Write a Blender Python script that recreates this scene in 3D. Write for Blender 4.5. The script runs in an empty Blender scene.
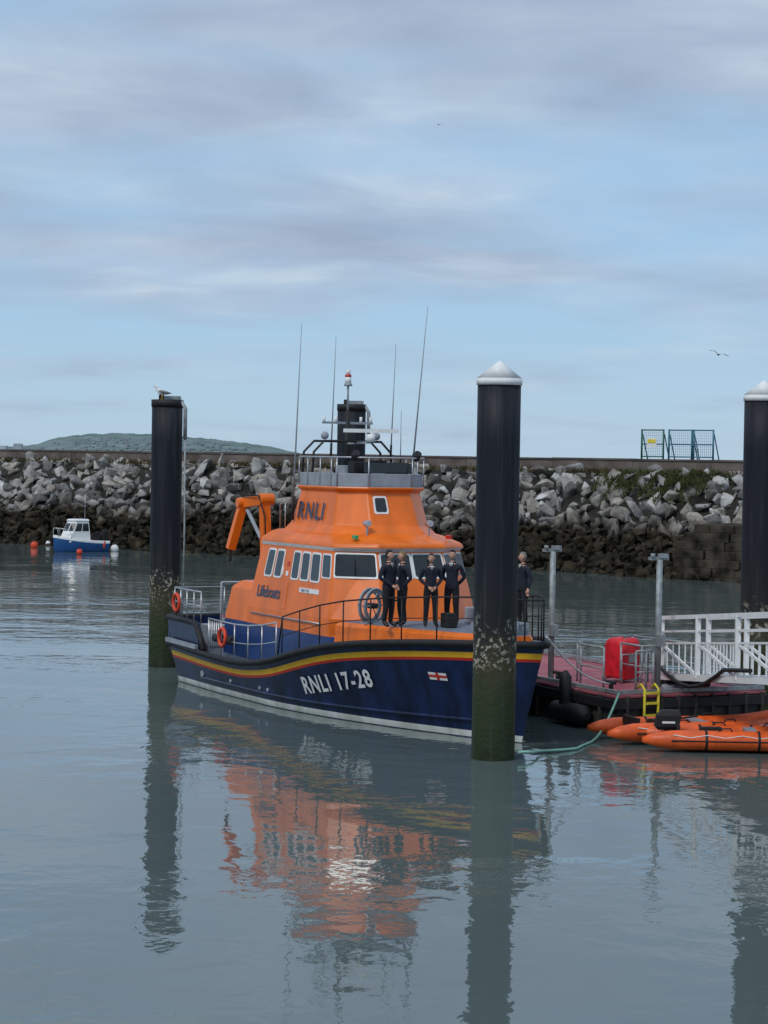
import bpy, math, random
import numpy as np
from mathutils import Vector, Matrix
random.seed(7)
C = bpy.context
scene = C.scene
scene.view_settings.view_transform = 'Standard'
scene.view_settings.look = 'None'
scene.view_settings.exposure = 0

# ------------------------------------------------------------------ materials
def nmat(name, col, rough=0.6, metal=0.0, var=0.15, scale=3.0, bump=0.0, bscale=20.0, col2=None, spec=0.5, thr=(0.35, 0.65), stretch=None):
    m = bpy.data.materials.new(name); m.use_nodes = True
    nt = m.node_tree; b = nt.nodes['Principled BSDF']
    b.inputs['Roughness'].default_value = rough
    b.inputs['Metallic'].default_value = metal
    b.inputs['Specular IOR Level'].default_value = spec
    tc = nt.nodes.new('ShaderNodeTexCoord'); src = tc.outputs['Object']
    if stretch:
        mp = nt.nodes.new('ShaderNodeMapping'); mp.inputs['Scale'].default_value = stretch; nt.links.new(src, mp.inputs['Vector']); src = mp.outputs['Vector']
    n = nt.nodes.new('ShaderNodeTexNoise'); n.inputs['Scale'].default_value = scale; n.inputs['Detail'].default_value = 6
    nt.links.new(src, n.inputs['Vector'])
    r = nt.nodes.new('ShaderNodeValToRGB')
    r.color_ramp.elements[0].position = thr[0]; r.color_ramp.elements[1].position = thr[1]
    if col2 is None:
        c0 = [c*(1-var) for c in col]; c1 = [min(1, c*(1+var)) for c in col]
    else:
        c0 = col; c1 = col2
    r.color_ramp.elements[0].color = (*c0, 1); r.color_ramp.elements[1].color = (*c1, 1)
    nt.links.new(n.outputs['Fac'], r.inputs['Fac'])
    nt.links.new(r.outputs['Color'], b.inputs['Base Color'])
    if bump > 0:
        n2 = nt.nodes.new('ShaderNodeTexNoise'); n2.inputs['Scale'].default_value = bscale; n2.inputs['Detail'].default_value = 5
        nt.links.new(tc.outputs['Object'], n2.inputs['Vector'])
        bp = nt.nodes.new('ShaderNodeBump'); bp.inputs['Strength'].default_value = bump; bp.inputs['Distance'].default_value = 0.05
        nt.links.new(n2.outputs['Fac'], bp.inputs['Height']); nt.links.new(bp.outputs['Normal'], b.inputs['Normal'])
    return m

ORANGE = nmat('lifeboat_orange', (0.82, 0.165, 0.009), 0.36, var=0.13, scale=2.0, stretch=(1, 1, .22))
NAVY = nmat('hull_navy', (0.006, 0.016, 0.060), 0.26, var=0.5, scale=2.5, stretch=(1, 1, .25))
BLUE = nmat('cabin_blue', (0.012, 0.045, 0.17), 0.4, var=0.2)
BLACK = nmat('black_rubber', (0.012, 0.012, 0.014), 0.65, var=0.3)
BOOT = nmat('boot_top_white', (0.50, 0.53, 0.47), 0.55, scale=2.5, col2=(.74,.75,.72), stretch=(1,1,.5))
YELLOW = nmat('stripe_yellow', (0.85, 0.46, 0.02), 0.4, var=0.08)
RED = nmat('stripe_red', (0.55, 0.03, 0.015), 0.4, var=0.1)
WHITE = nmat('white_paint', (0.80, 0.81, 0.80), 0.45, var=0.07)
DECK = nmat('deck_grey', (0.16, 0.19, 0.24), 0.85, var=0.15)
GREY = nmat('grey_paint', (0.30, 0.33, 0.37), 0.55, var=0.12)
STEEL = nmat('stainless_steel', (0.50, 0.52, 0.54), 0.35, 0.7, var=0.1)
GALV = nmat('galvanised_steel', (0.30, 0.33, 0.34), 0.6, 0.4, var=0.25, scale=6)
GLASS = nmat('dark_glass', (0.015, 0.02, 0.025), 0.06, var=0.2, spec=0.6)
SKIN = nmat('skin', (0.55, 0.30, 0.21), 0.55, var=0.08)
UNI = nmat('uniform_navy', (0.010, 0.013, 0.028), 0.85, var=0.3, scale=8, bump=0.4, bscale=9)
TRO = nmat('trousers_black', (0.009, 0.010, 0.014), 0.9, var=0.3, scale=8, bump=0.4, bscale=9)
SHOE = nmat('shoe_black', (0.01, 0.01, 0.01), 0.4)
SHIRT = nmat('shirt_white', (0.7, 0.72, 0.75), 0.8)
PLASTRED = nmat('red_cover', (0.66, 0.015, 0.03), 0.5, var=0.25, scale=4, bump=0.4, bscale=5)
YEL2 = nmat('ladder_yellow', (0.75, 0.62, 0.04), 0.5)
RIBO = nmat('inflatable_orange', (0.80, 0.12, 0.02), 0.45, var=0.2, scale=3, bump=.15, bscale=4)
GREENP = nmat('green_frame', (0.02, 0.13, 0.10), 0.6)
BLUEP = nmat('blue_frame', (0.05, 0.17, 0.24), 0.6)
ROPE = nmat('rope_green', (0.25, 0.50, 0.40), 0.9)
MAROON = nmat('pontoon_red', (0.28, 0.055, 0.08), 0.75, scale=1.5, col2=(0.38, 0.12, 0.14))
PSIDE = nmat('pontoon_side', (0.022, 0.02, 0.018), 0.8, scale=2.5, col2=(0.07, 0.065, 0.055), bump=0.5, bscale=8)
BUOYR = nmat('buoy_red', (0.7, 0.06, 0.02), 0.5)
HAIRS = [nmat('hair_brown', (0.05, 0.028, 0.015), 0.8, bump=0.6), nmat('hair_grey', (0.22, 0.20, 0.19), 0.8, bump=0.6),
         nmat('hair_dark', (0.012, 0.01, 0.009), 0.8, bump=0.6), nmat('hair_blond', (0.22, 0.14, 0.07), 0.8, bump=0.6)]
LIP = nmat('lip', (0.35, 0.10, 0.09), 0.6)
SMALLBLUE = nmat('small_boat_blue', (0.02, 0.10, 0.30), 0.4)
LENSR = nmat('lamp_red', (0.6, 0.03, 0.02), 0.3)
LENSG = nmat('lamp_green', (0.02, 0.35, 0.12), 0.3)

# ------------------------------------------------------------------ mesh builder
class MB:
    def __init__(s, mats): s.v = []; s.f = []; s.m = []; s.sm = []; s.mats = mats
    def add(s, vs, fs, mat=0, smooth=False):
        o = len(s.v); s.v += [tuple(v) for v in vs]
        for i, f in enumerate(fs):
            s.f.append(tuple(o+k for k in f)); s.m.append(mat if not isinstance(mat, (list, tuple)) else mat[i]); s.sm.append(smooth)
    def box(s, c, d, mat=0, rz=0, M=None):
        x, y, z = d[0]/2, d[1]/2, d[2]/2
        vs = [Vector(p) for p in [(-x,-y,-z),(x,-y,-z),(x,y,-z),(-x,y,-z),(-x,-y,z),(x,-y,z),(x,y,z),(-x,y,z)]]
        R = Matrix.Rotation(rz, 3, 'Z') if M is None else M
        vs = [R @ v + Vector(c) for v in vs]
        s.add(vs, [(0,3,2,1),(4,5,6,7),(0,1,5,4),(1,2,6,5),(2,3,7,6),(3,0,4,7)], mat)
    def beam(s, a, b, w, h, mat=0):
        a = Vector(a); b = Vector(b); d = b-a; L = d.length; d.normalize()
        up = Vector((0,0,1)) if abs(d.z) < 0.95 else Vector((0,1,0))
        sx = d.cross(up).normalized(); sz = sx.cross(d)
        M = Matrix((d, sx, sz)).transposed()
        s.box((a+b)/2, (L, w, h), mat, M=M)
    def tube(s, pts, r, mat=0, n=8, closed=False, caps=True):
        P = [Vector(p) for p in pts]; k = len(P)
        R = r if isinstance(r, (list, tuple)) else [r]*k
        T = []
        for i in range(k):
            if closed: t = P[(i+1) % k]-P[i-1]
            else: t = P[min(i+1, k-1)]-P[max(i-1, 0)]
            T.append(t.normalized() if t.length > 1e-9 else Vector((0,0,1)))
        u = T[0].orthogonal().normalized(); vs = []
        for i in range(k):
            u = (u-T[i]*u.dot(T[i])).normalized(); w = T[i].cross(u)
            for j in range(n):
                a = 2*math.pi*j/n
                vs.append(P[i]+(u*math.cos(a)+w*math.sin(a))*R[i])
        fs = []
        kk = k if closed else k-1
        for i in range(kk):
            i2 = (i+1) % k
            for j in range(n):
                fs.append((i*n+j, i*n+(j+1) % n, i2*n+(j+1) % n, i2*n+j))
        s.add(vs, fs, mat, True)
        if caps and not closed:
            o = len(s.v)-len(vs)
            s.f.append(tuple(o+j for j in reversed(range(n)))); s.m.append(mat); s.sm.append(False)
            s.f.append(tuple(o+(k-1)*n+j for j in range(n))); s.m.append(mat); s.sm.append(False)
    def loft(s, polys, mat=0, cap=True, smooth=False, capmat=None):
        n = len(polys[0]); vs = [p for q in polys for p in q]; fs = []; ms = []
        for i in range(len(polys)-1):
            for j in range(n):
                fs.append((i*n+j, i*n+(j+1) % n, (i+1)*n+(j+1) % n, (i+1)*n+j))
                ms.append(mat[i] if isinstance(mat, (list, tuple)) else mat)
        if cap:
            fs.append(tuple(reversed(range(n)))); ms.append(ms[0])
            fs.append(tuple((len(polys)-1)*n+j for j in range(n))); ms.append(capmat if capmat is not None else ms[-2])
        s.add(vs, fs, ms, smooth)
    def ball(s, c, r, mat=0, nu=16, nv=10, fn=None):
        vs = []; fs = []
        rr = r if isinstance(r, (tuple, list)) else (r, r, r)
        for i in range(nv+1):
            th = math.pi*i/nv
            for j in range(nu):
                ph = 2*math.pi*j/nu
                d = Vector((math.sin(th)*math.cos(ph), math.sin(th)*math.sin(ph), math.cos(th)))
                p = Vector((d.x*rr[0], d.y*rr[1], d.z*rr[2]))
                if fn: p = fn(p, d)
                vs.append(p+Vector(c))
        for i in range(nv):
            for j in range(nu):
                fs.append((i*nu+j, (i+1)*nu+j, (i+1)*nu+(j+1) % nu, i*nu+(j+1) % nu))
        s.add(vs, fs, mat, True)
    def panel(s, cor, u0, u1, v0, v1, off, mat, rad=0.06, thick=0.03):
        bl, br, tr, tl = [Vector(c) for c in cor]
        nrm = (br-bl).cross(tl-bl).normalized()
        W = (br-bl).length; H = (tl-bl).length
        def pt(u, v): return bl*(1-u)*(1-v)+br*u*(1-v)+tr*u*v+tl*(1-u)*v
        ru = rad/W; rv = rad/H; ring = []
        for cx, cy, a0 in [(u1-ru, v1-rv, 0), (u0+ru, v1-rv, 90), (u0+ru, v0+rv, 180), (u1-ru, v0+rv, 270)]:
            for k in range(4):
                a = math.radians(a0+30*k); ring.append((cx+ru*math.cos(a), cy+rv*math.sin(a)))
        a = [pt(u, v)-nrm*thick for u, v in ring]; b = [pt(u, v)+nrm*off for u, v in ring]
        s.loft([a, b], mat)
    def build(s, name, parent=None, bevel=0, M=None):
        me = bpy.data.meshes.new(name)
        me.from_pydata(s.v, [], s.f)
        for m in s.mats: me.materials.append(m)
        me.polygons.foreach_set('material_index', s.m)
        me.polygons.foreach_set('use_smooth', s.sm)
        me.update()
        ob = bpy.data.objects.new(name, me); C.collection.objects.link(ob)
        if parent: ob.parent = parent
        if bevel:
            b = ob.modifiers.new('bevel', 'BEVEL'); b.width = bevel; b.segments = 2; b.limit_method = 'ANGLE'; b.angle_limit = math.radians(25)
        return ob

def empty(name, loc=(0,0,0), rz=0):
    e = bpy.data.objects.new(name, None); C.collection.objects.link(e)
    e.location = loc; e.rotation_euler = (0, 0, rz); e.empty_display_size = 0.3
    return e

def text_geo(txt, size, bold=0.012, space=1.0):
    cu = bpy.data.curves.new('tmp_text', 'FONT'); cu.body = txt; cu.size = size; cu.offset = bold; cu.resolution_u = 4; cu.space_character = space
    ob = bpy.data.objects.new('tmp_text', cu); C.collection.objects.link(ob)
    dg = C.evaluated_depsgraph_get(); me = bpy.data.meshes.new_from_object(ob.evaluated_get(dg))
    vs = [v.co.copy() for v in me.vertices]; fs = [tuple(p.vertices) for p in me.polygons]
    bpy.data.objects.remove(ob); bpy.data.meshes.remove(me); bpy.data.curves.remove(cu)
    return vs, fs

# ------------------------------------------------------------------ world frames
TH = math.atan2(-0.898, 0.44)
BO = Vector((-3.78, 68.1, 0))
def L2W(x, y, z=0):
    c, s = math.cos(TH), math.sin(TH)
    return Vector((BO.x+c*x-s*y, BO.y+s*x+c*y, z))

# ------------------------------------------------------------------ water
def make_water():
    mb = MB([])
    S = 9000
    mb.add([(-S,-300,0),(S,-300,0),(S,2*S,0),(-S,2*S,0)], [(0,1,2,3)])
    ob = mb.build('water')
    m = bpy.data.materials.new('harbour_water'); m.use_nodes = True; nt = m.node_tree
    b = nt.nodes['Principled BSDF']
    b.inputs['Roughness'].default_value = 0.02; b.inputs['IOR'].default_value = 1.36
    geo = nt.nodes.new('ShaderNodeNewGeometry')
    def noise(scale, sx, sy, det, rot=0, dist=0):
        mp = nt.nodes.new('ShaderNodeMapping'); mp.inputs['Scale'].default_value = (sx, sy, 1); mp.inputs['Rotation'].default_value = (0, 0, rot)
        n = nt.nodes.new('ShaderNodeTexNoise'); n.inputs['Scale'].default_value = scale; n.inputs['Detail'].default_value = det; n.inputs['Distortion'].default_value = dist
        nt.links.new(geo.outputs['Position'], mp.inputs['Vector']); nt.links.new(mp.outputs['Vector'], n.inputs['Vector']); return n
    n1 = noise(0.75, 1, 1, 1.5, 0.3, .4); n2 = noise(2.6, 1, 0.7, 2.0, -0.5, .3); n5 = noise(7.5, 1, .8, 2.0, .9); n3 = noise(0.07, 0.6, 1.6, 3, 0.2)
    rp = nt.nodes.new('ShaderNodeMapRange'); rp.inputs['From Min'].default_value = 0.40; rp.inputs['From Max'].default_value = 0.62
    rp.inputs['To Min'].default_value = 0.28; rp.inputs['To Max'].default_value = 1.5
    nt.links.new(n3.outputs['Fac'], rp.inputs['Value'])
    def mul(a, k):
        m_ = nt.nodes.new('ShaderNodeMath'); m_.operation = 'MULTIPLY'; m_.inputs[1].default_value = k; nt.links.new(a, m_.inputs[0]); return m_.outputs[0]
    def add(a, c):
        m_ = nt.nodes.new('ShaderNodeMath'); m_.operation = 'ADD'; nt.links.new(a, m_.inputs[0]); nt.links.new(c, m_.inputs[1]); return m_.outputs[0]
    h = add(add(mul(n1.outputs['Fac'], .95), mul(n2.outputs['Fac'], .36)), mul(n5.outputs['Fac'], .07))
    m4 = nt.nodes.new('ShaderNodeMath'); m4.operation = 'MULTIPLY'; nt.links.new(h, m4.inputs[0]); nt.links.new(rp.outputs['Result'], m4.inputs[1])
    bp = nt.nodes.new('ShaderNodeBump'); bp.inputs['Strength'].default_value = 1.0; bp.inputs['Distance'].default_value = 0.024
    nt.links.new(m4.outputs[0], bp.inputs['Height']); nt.links.new(bp.outputs['Normal'], b.inputs['Normal'])
    r = nt.nodes.new('ShaderNodeValToRGB'); r.color_ramp.elements[0].color = (0.090, 0.122, 0.120, 1); r.color_ramp.elements[1].color = (0.122, 0.158, 0.152, 1)
    nt.links.new(n3.outputs['Fac'], r.inputs['Fac']); nt.links.new(r.outputs['Color'], b.inputs['Base Color'])
    ob.data.materials.append(m)
make_water()

# ------------------------------------------------------------------ breakwater
TA = Vector((-28, 167, 0)); TB = Vector((21.5, 128.6, 0))
bd = (TB-TA).normalized(); bn = Vector((-bd.y, bd.x, 0))
if bn.y < 0: bn = -bn
def BW(a, d, z): return TA+bd*a+bn*d+Vector((0, 0, z))
def make_breakwater():
    e = empty('stone_breakwater')
    m = nmat('breakwater_core', (0.015, 0.014, 0.012), 0.9, col2=(0.04, 0.038, 0.03), scale=0.8, spec=.2)
    topm = nmat('breakwater_path', (0.20, 0.19, 0.17), 0.9, var=0.2, scale=0.5)
    capm = nmat('parapet_cap', (0.075, 0.055, 0.05), 0.9, col2=(0.15, 0.12, 0.11), scale=0.4)
    wallm = nmat('parapet_stone', (0.09, 0.07, 0.06), 0.9, col2=(0.20, 0.17, 0.15), scale=0.6, bump=0.5, bscale=3)
    prof = [(-3,-2.0),(0,-0.9),(8.3,5.4),(9.6,5.95),(14,5.95),(25,-2)]
    mb = MB([m, topm])
    A = [BW(-120, d, z) for d, z in prof]; B = [BW(170, d, z) for d, z in prof]
    mb.loft([A, B], 0); mb.build('core', e)
    mb = MB([wallm, capm])
    a = -120
    while a < 170:
        Lx = random.uniform(5.5, 7)
        z1 = 6.74+random.uniform(-0.02, 0.02)
        P = [BW(a, 11.0, 5.9), BW(a+Lx-0.03, 11.0, 5.9), BW(a+Lx-0.03, 11.6, 5.9), BW(a, 11.6, 5.9)]
        Q = [Vector((p.x, p.y, z1)) for p in P]; mb.loft([P, Q], 0)
        P = [BW(a, 10.93, z1), BW(a+Lx-0.03, 10.93, z1), BW(a+Lx-0.03, 11.67, z1), BW(a, 11.67, z1)]
        Q = [Vector((p.x, p.y, z1+0.12)) for p in P]; mb.loft([P, Q], 1)
        a += Lx
    mb.build('parapet', e)
    import bmesh
    protos = []
    for k in range(36):
        bm = bmesh.new()
        for i in range(random.choice([9, 11, 14])):
            v = Vector((random.gauss(0,1), random.gauss(0,1), random.gauss(0,1))).normalized()
            v = Vector((v.x*1.0, v.y*random.uniform(.7,1), v.z*.75))*random.uniform(0.8, 1.05)
            bm.verts.new(v)
        r = bmesh.ops.convex_hull(bm, input=bm.verts)
        dead = [g for g in r['geom_interior'] if isinstance(g, bmesh.types.BMVert)]
        if dead: bmesh.ops.delete(bm, geom=dead, context='VERTS')
        bmesh.ops.bevel(bm, geom=list(bm.edges), offset=0.05, segments=1, affect='EDGES')
        bm.verts.ensure_lookup_table(); bm.verts.index_update()
        protos.append((np.array([v.co[:] for v in bm.verts]), [[v.index for v in f.verts] for f in bm.faces])); bm.free()
    V = []; F = []; off = 0
    def put(a, t, sz, jit=.5, lift=0):
        nonlocal off
        d = -1.0+t*9.9; z = -0.9+t*6.65+random.uniform(-.1,.25)+lift
        vs, fs = random.choice(protos)
        R = Matrix.Rotation(random.uniform(0, 6.28), 3, 'Z') @ Matrix.Rotation(random.uniform(-.9, .9), 3, 'X') @ Matrix.Rotation(random.uniform(0, 6.28), 3, 'Y')
        sc = np.array([random.uniform(.8,1.35), random.uniform(.8,1.2), random.uniform(.6,1.0)])*sz
        w = (vs*sc) @ np.array(R).T + np.array(BW(a+random.uniform(-jit,jit), d, z))
        V.append(w); F.extend([tuple(off+i for i in f) for f in fs]); off += len(vs)
    a = -30
    while a < 95:
        for row in range(10):
            t = .46+(row+random.uniform(-.4, .4))/9*.54
            put(a, t, random.choice([.32,.4,.5,.6,.7,.85,.95])*random.uniform(.85,1.1))
        a += 0.78
    a = -30
    while a < 95:
        for row in range(13):
            t = (row+random.uniform(-.4, .4))/12*.5
            put(a, t, random.uniform(.28, .62)*(1.4 if random.random() < .1 else 1))
        a += 0.62
    # rubble fallen against the old masonry landing
    for k in range(150):
        a = random.uniform(53.5, 70); t = random.uniform(-.12, .02)
        put(a, t, random.uniform(.3, .6), lift=.55+random.uniform(0,.5))
    for k in range(60):
        put(random.uniform(54, 57), random.uniform(.0,.35), random.uniform(.4,.7), lift=.6)
    me = bpy.data.meshes.new('boulders'); me.from_pydata(np.concatenate(V).tolist(), [], F); me.update()
    ob = bpy.data.objects.new('boulders', me); C.collection.objects.link(ob); ob.parent = e
    m = bpy.data.materials.new('boulder_rock'); m.use_nodes = True; nt = m.node_tree; b = nt.nodes['Principled BSDF']; b.inputs['Roughness'].default_value = 0.9; b.inputs['Specular IOR Level'].default_value = .12
    geo = nt.nodes.new('ShaderNodeNewGeometry')
    ri = nt.nodes.new('ShaderNodeValToRGB'); cr = ri.color_ramp
    cr.elements[0].color = (0.13, 0.12, 0.11, 1); cr.elements[1].color = (0.64, 0.63, 0.61, 1)
    e1 = cr.elements.new(0.35); e1.color = (0.32, 0.31, 0.30, 1); e2 = cr.elements.new(0.6); e2.color = (0.43, 0.39, 0.34, 1); e2 = cr.elements.new(0.8); e2.color = (0.36, 0.355, 0.35, 1)
    nt.links.new(geo.outputs['Random Per Island'], ri.inputs['Fac'])
    n = nt.nodes.new('ShaderNodeTexNoise'); n.inputs['Scale'].default_value = 1.4; n.inputs['Detail'].default_value = 8
    nt.links.new(geo.outputs['Position'], n.inputs['Vector'])
    mul = nt.nodes.new('ShaderNodeMix'); mul.data_type = 'RGBA'; mul.blend_type = 'MULTIPLY'; mul.inputs['Factor'].default_value = 0.85
    nr = nt.nodes.new('ShaderNodeValToRGB'); nr.color_ramp.elements[0].position = .3; nr.color_ramp.elements[0].color = (.32,.30,.27,1); nr.color_ramp.elements[1].position = .6; nr.color_ramp.elements[1].color = (1,1,1,1)
    nt.links.new(n.outputs['Fac'], nr.inputs['Fac']); nt.links.new(ri.outputs['Color'], mul.inputs['A']); nt.links.new(nr.outputs['Color'], mul.inputs['B'])
    sp = nt.nodes.new('ShaderNodeSeparateXYZ'); nt.links.new(geo.outputs['Position'], sp.inputs[0])
    n2 = nt.nodes.new('ShaderNodeTexNoise'); n2.inputs['Scale'].default_value = 0.35; n2.inputs['Detail'].default_value = 6; nt.links.new(geo.outputs['Position'], n2.inputs['Vector'])
    ma = nt.nodes.new('ShaderNodeMath'); ma.operation = 'MULTIPLY_ADD'; ma.inputs[1].default_value = 3.6; nt.links.new(n2.outputs['Fac'], ma.inputs[0]); nt.links.new(sp.outputs['Z'], ma.inputs[2])
    mr = nt.nodes.new('ShaderNodeMapRange'); mr.inputs['From Min'].default_value = 4.2; mr.inputs['From Max'].default_value = 5.5; nt.links.new(ma.outputs[0], mr.inputs['Value'])
    dk = nt.nodes.new('ShaderNodeValToRGB'); dk.color_ramp.elements[0].color = (0.009, 0.008, 0.006, 1); dk.color_ramp.elements[0].position = .35; dk.color_ramp.elements[1].color = (0.062, 0.050, 0.032, 1); dk.color_ramp.elements[1].position = .7; nt.links.new(n.outputs['Fac'], dk.inputs['Fac'])
    mx = nt.nodes.new('ShaderNodeMix'); mx.data_type = 'RGBA'; nt.links.new(mr.outputs['Result'], mx.inputs['Factor']); nt.links.new(dk.outputs['Color'], mx.inputs['A']); nt.links.new(mul.outputs['Result'], mx.inputs['B'])
    nt.links.new(mx.outputs['Result'], b.inputs['Base Color'])
    bp = nt.nodes.new('ShaderNodeBump'); bp.inputs['Distance'].default_value = 0.2; bp.inputs['Strength'].default_value = .6
    n4 = nt.nodes.new('ShaderNodeTexNoise'); n4.inputs['Scale'].default_value = 3; n4.inputs['Detail'].default_value = 6; nt.links.new(geo.outputs['Position'], n4.inputs['Vector'])
    nt.links.new(n4.outputs['Fac'], bp.inputs['Height']); nt.links.new(bp.outputs['Normal'], b.inputs['Normal'])
    me.materials.append(m)
make_breakwater()

def make_grass():
    g = nmat('crest_grass', (0.040, 0.034, 0.016), 0.95, scale=0.7, col2=(0.12, 0.10, 0.05), spec=.1)
    g2 = nmat('crest_weed', (0.038, 0.050, 0.018), 0.95, scale=1.5, col2=(.080,.095,.035), spec=.1)
    mb = MB([g, g2])
    for i in range(19800):
        a = random.uniform(-30, 92); d = random.uniform(8.2, 10.95); k = 0
        if i > 16200:
            a = random.gauss(52.5, 1.3) if i % 3 else random.gauss(48.5, 1.0); d = random.gauss(7.4, 0.7); k = 1
        dens = math.sin(a*.35)+math.sin(a*.83+2)+random.uniform(-1, 1.8)
        if k == 0 and dens < -0.6: continue
        if k == 1 and math.sin(a*5)+math.sin(d*4+a) < -.3: continue
        z = 5.7+(0.3 if d > 8.3 else (d-8.3)*.72+.45)
        p = BW(a, d, z-0.1); h = random.uniform(.12, .42); w = .06
        an = random.uniform(0, 3.14); dx = Vector((math.cos(an), math.sin(an), 0))*w
        q = p+Vector((random.uniform(-.15,.15), random.uniform(-.15,.15), h))
        mb.add([p-dx, p+dx, q], [(0,1,2)], k)
    mb.build('grass')
make_grass()

def make_landing():
    m = nmat('masonry', (0.016, 0.014, 0.011), 0.95, col2=(0.080, 0.068, 0.052), scale=1.1, bump=1.0, bscale=1.2, spec=.1)
    mb = MB([m])
    for r in range(8):
        a = 56.0+random.uniform(0,1)+max(0, r-4)*.5; z = -0.6+r*0.5
        while a < 100:
            w = random.uniform(.7, 2.3)
            c = BW(a+w/2, 1.7+random.uniform(-.12,.12)+r*.10, z)
            mb.box(c, (w, 4.5, .50), 0, rz=math.atan2(bd.y, bd.x)+random.uniform(-.04,.04)); a += w
    mb.build('masonry_landing', bevel=0.04)
make_landing()

def make_gate(name, a, w, sign, F):
    e = empty(name)
    mb = MB([F, YEL2, WHITE, GALV])
    z0, z1 = 6.86, 8.75
    P = lambda t, z, d=11.3: BW(a+t, d, z)
    for t in ([0, w] if w < 2.2 else [0, w*.52, w*.56, w]):
        mb.tube([P(t, z0), P(t, z1)], 0.06, 0, 6)
        mb.tube([P(t, 6.0, 12.4), P(t, z1-.3, 11.4)], 0.04, 0, 6)
    for z in (z0+.15, z1-.05, (z0+z1)/2):
        mb.tube([P(0, z), P(w, z)], 0.04, 0, 6)
    for k in range(int(w/.14)):
        mb.tube([P(.14*k+.07, z0+.15), P(.14*k+.07, z1-.05)], 0.010, 0, 4)
    for k in range(9):
        mb.tube([P(0, z0+.3+k*.17), P(w, z0+.3+k*.17)], 0.007, 0, 4)
    if sign:
        mb.beam(P(.45, 7.9, 11.2), P(w-.45, 7.9, 11.2), .03, .6, 2)
        mb.beam(P(.52, 8.0, 11.16), P(w-.52, 8.0, 11.16), .03, .22, 1)
    mb.build('frame', e)
make_gate('security_gate', 47.4, 1.6, True, GREENP)
make_gate('security_gate', 49.4, 3.2, False, BLUEP)

# ------------------------------------------------------------------ distant headland + town
def make_hill():
    prof = [(-900,14),(-700,18),(-520,15),(-480,18),(-465,27),(-420,33),(-370,36),(-300,34),(-240,30),(-190,25),(-150,19),(-120,13),(-85,6),(-60,-1)]
    xs = np.linspace(-900, -60, 420)
    hz = np.interp(xs, [p[0] for p in prof], [p[1] for p in prof])
    hz = np.convolve(np.pad(hz, 6, 'edge'), np.ones(13)/13, 'valid')
    rng = np.random.RandomState(3)
    nz = np.convolve(rng.randn(430), np.ones(5)/5, 'same')[:420]*.9
    prof_y = [(0,0),(60,.35),(130,.7),(200,1.0),(330,.8),(500,0)]
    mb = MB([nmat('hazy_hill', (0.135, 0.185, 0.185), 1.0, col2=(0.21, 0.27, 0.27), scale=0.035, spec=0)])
    vs = []; n = len(prof_y)
    for i, x in enumerate(xs):
        for j, (dy, f) in enumerate(prof_y):
            vs.append((x, 3000+dy, -1+(hz[i]+(nz[i] if 0 < f else 0)+1)*f))
    fs = [(i*n+j, (i+1)*n+j, (i+1)*n+j+1, i*n+j+1) for i in range(419) for j in range(n-1)]
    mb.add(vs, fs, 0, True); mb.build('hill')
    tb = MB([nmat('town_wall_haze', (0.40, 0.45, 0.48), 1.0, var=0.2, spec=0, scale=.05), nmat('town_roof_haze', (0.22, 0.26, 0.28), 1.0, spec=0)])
    for k in range(170):
        x = random.gauss(random.choice([-400,-330,-250,-200]), 26); f = random.uniform(.3, .8)
        if x < -480 or x > -140: continue
        h = np.interp(x, xs, hz)
        dy = np.interp(f, [0,.35,.7,1], [0,60,130,200]); z = -1+(h+1)*f
        w = random.uniform(1.5, 5); hh = random.uniform(.9, 1.5)
        tb.box((x, 3000+dy-3, z+hh/2), (w, 6, hh), 0); tb.box((x, 3000+dy-3, z+hh+.2), (w+.3, 6.4, .4), 1)
    tb.box((-488, 3060, 14), (11, 10, 9), 0); tb.box((-510, 3060, 13), (15, 10, 5), 0)
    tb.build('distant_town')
make_hill()

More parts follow.
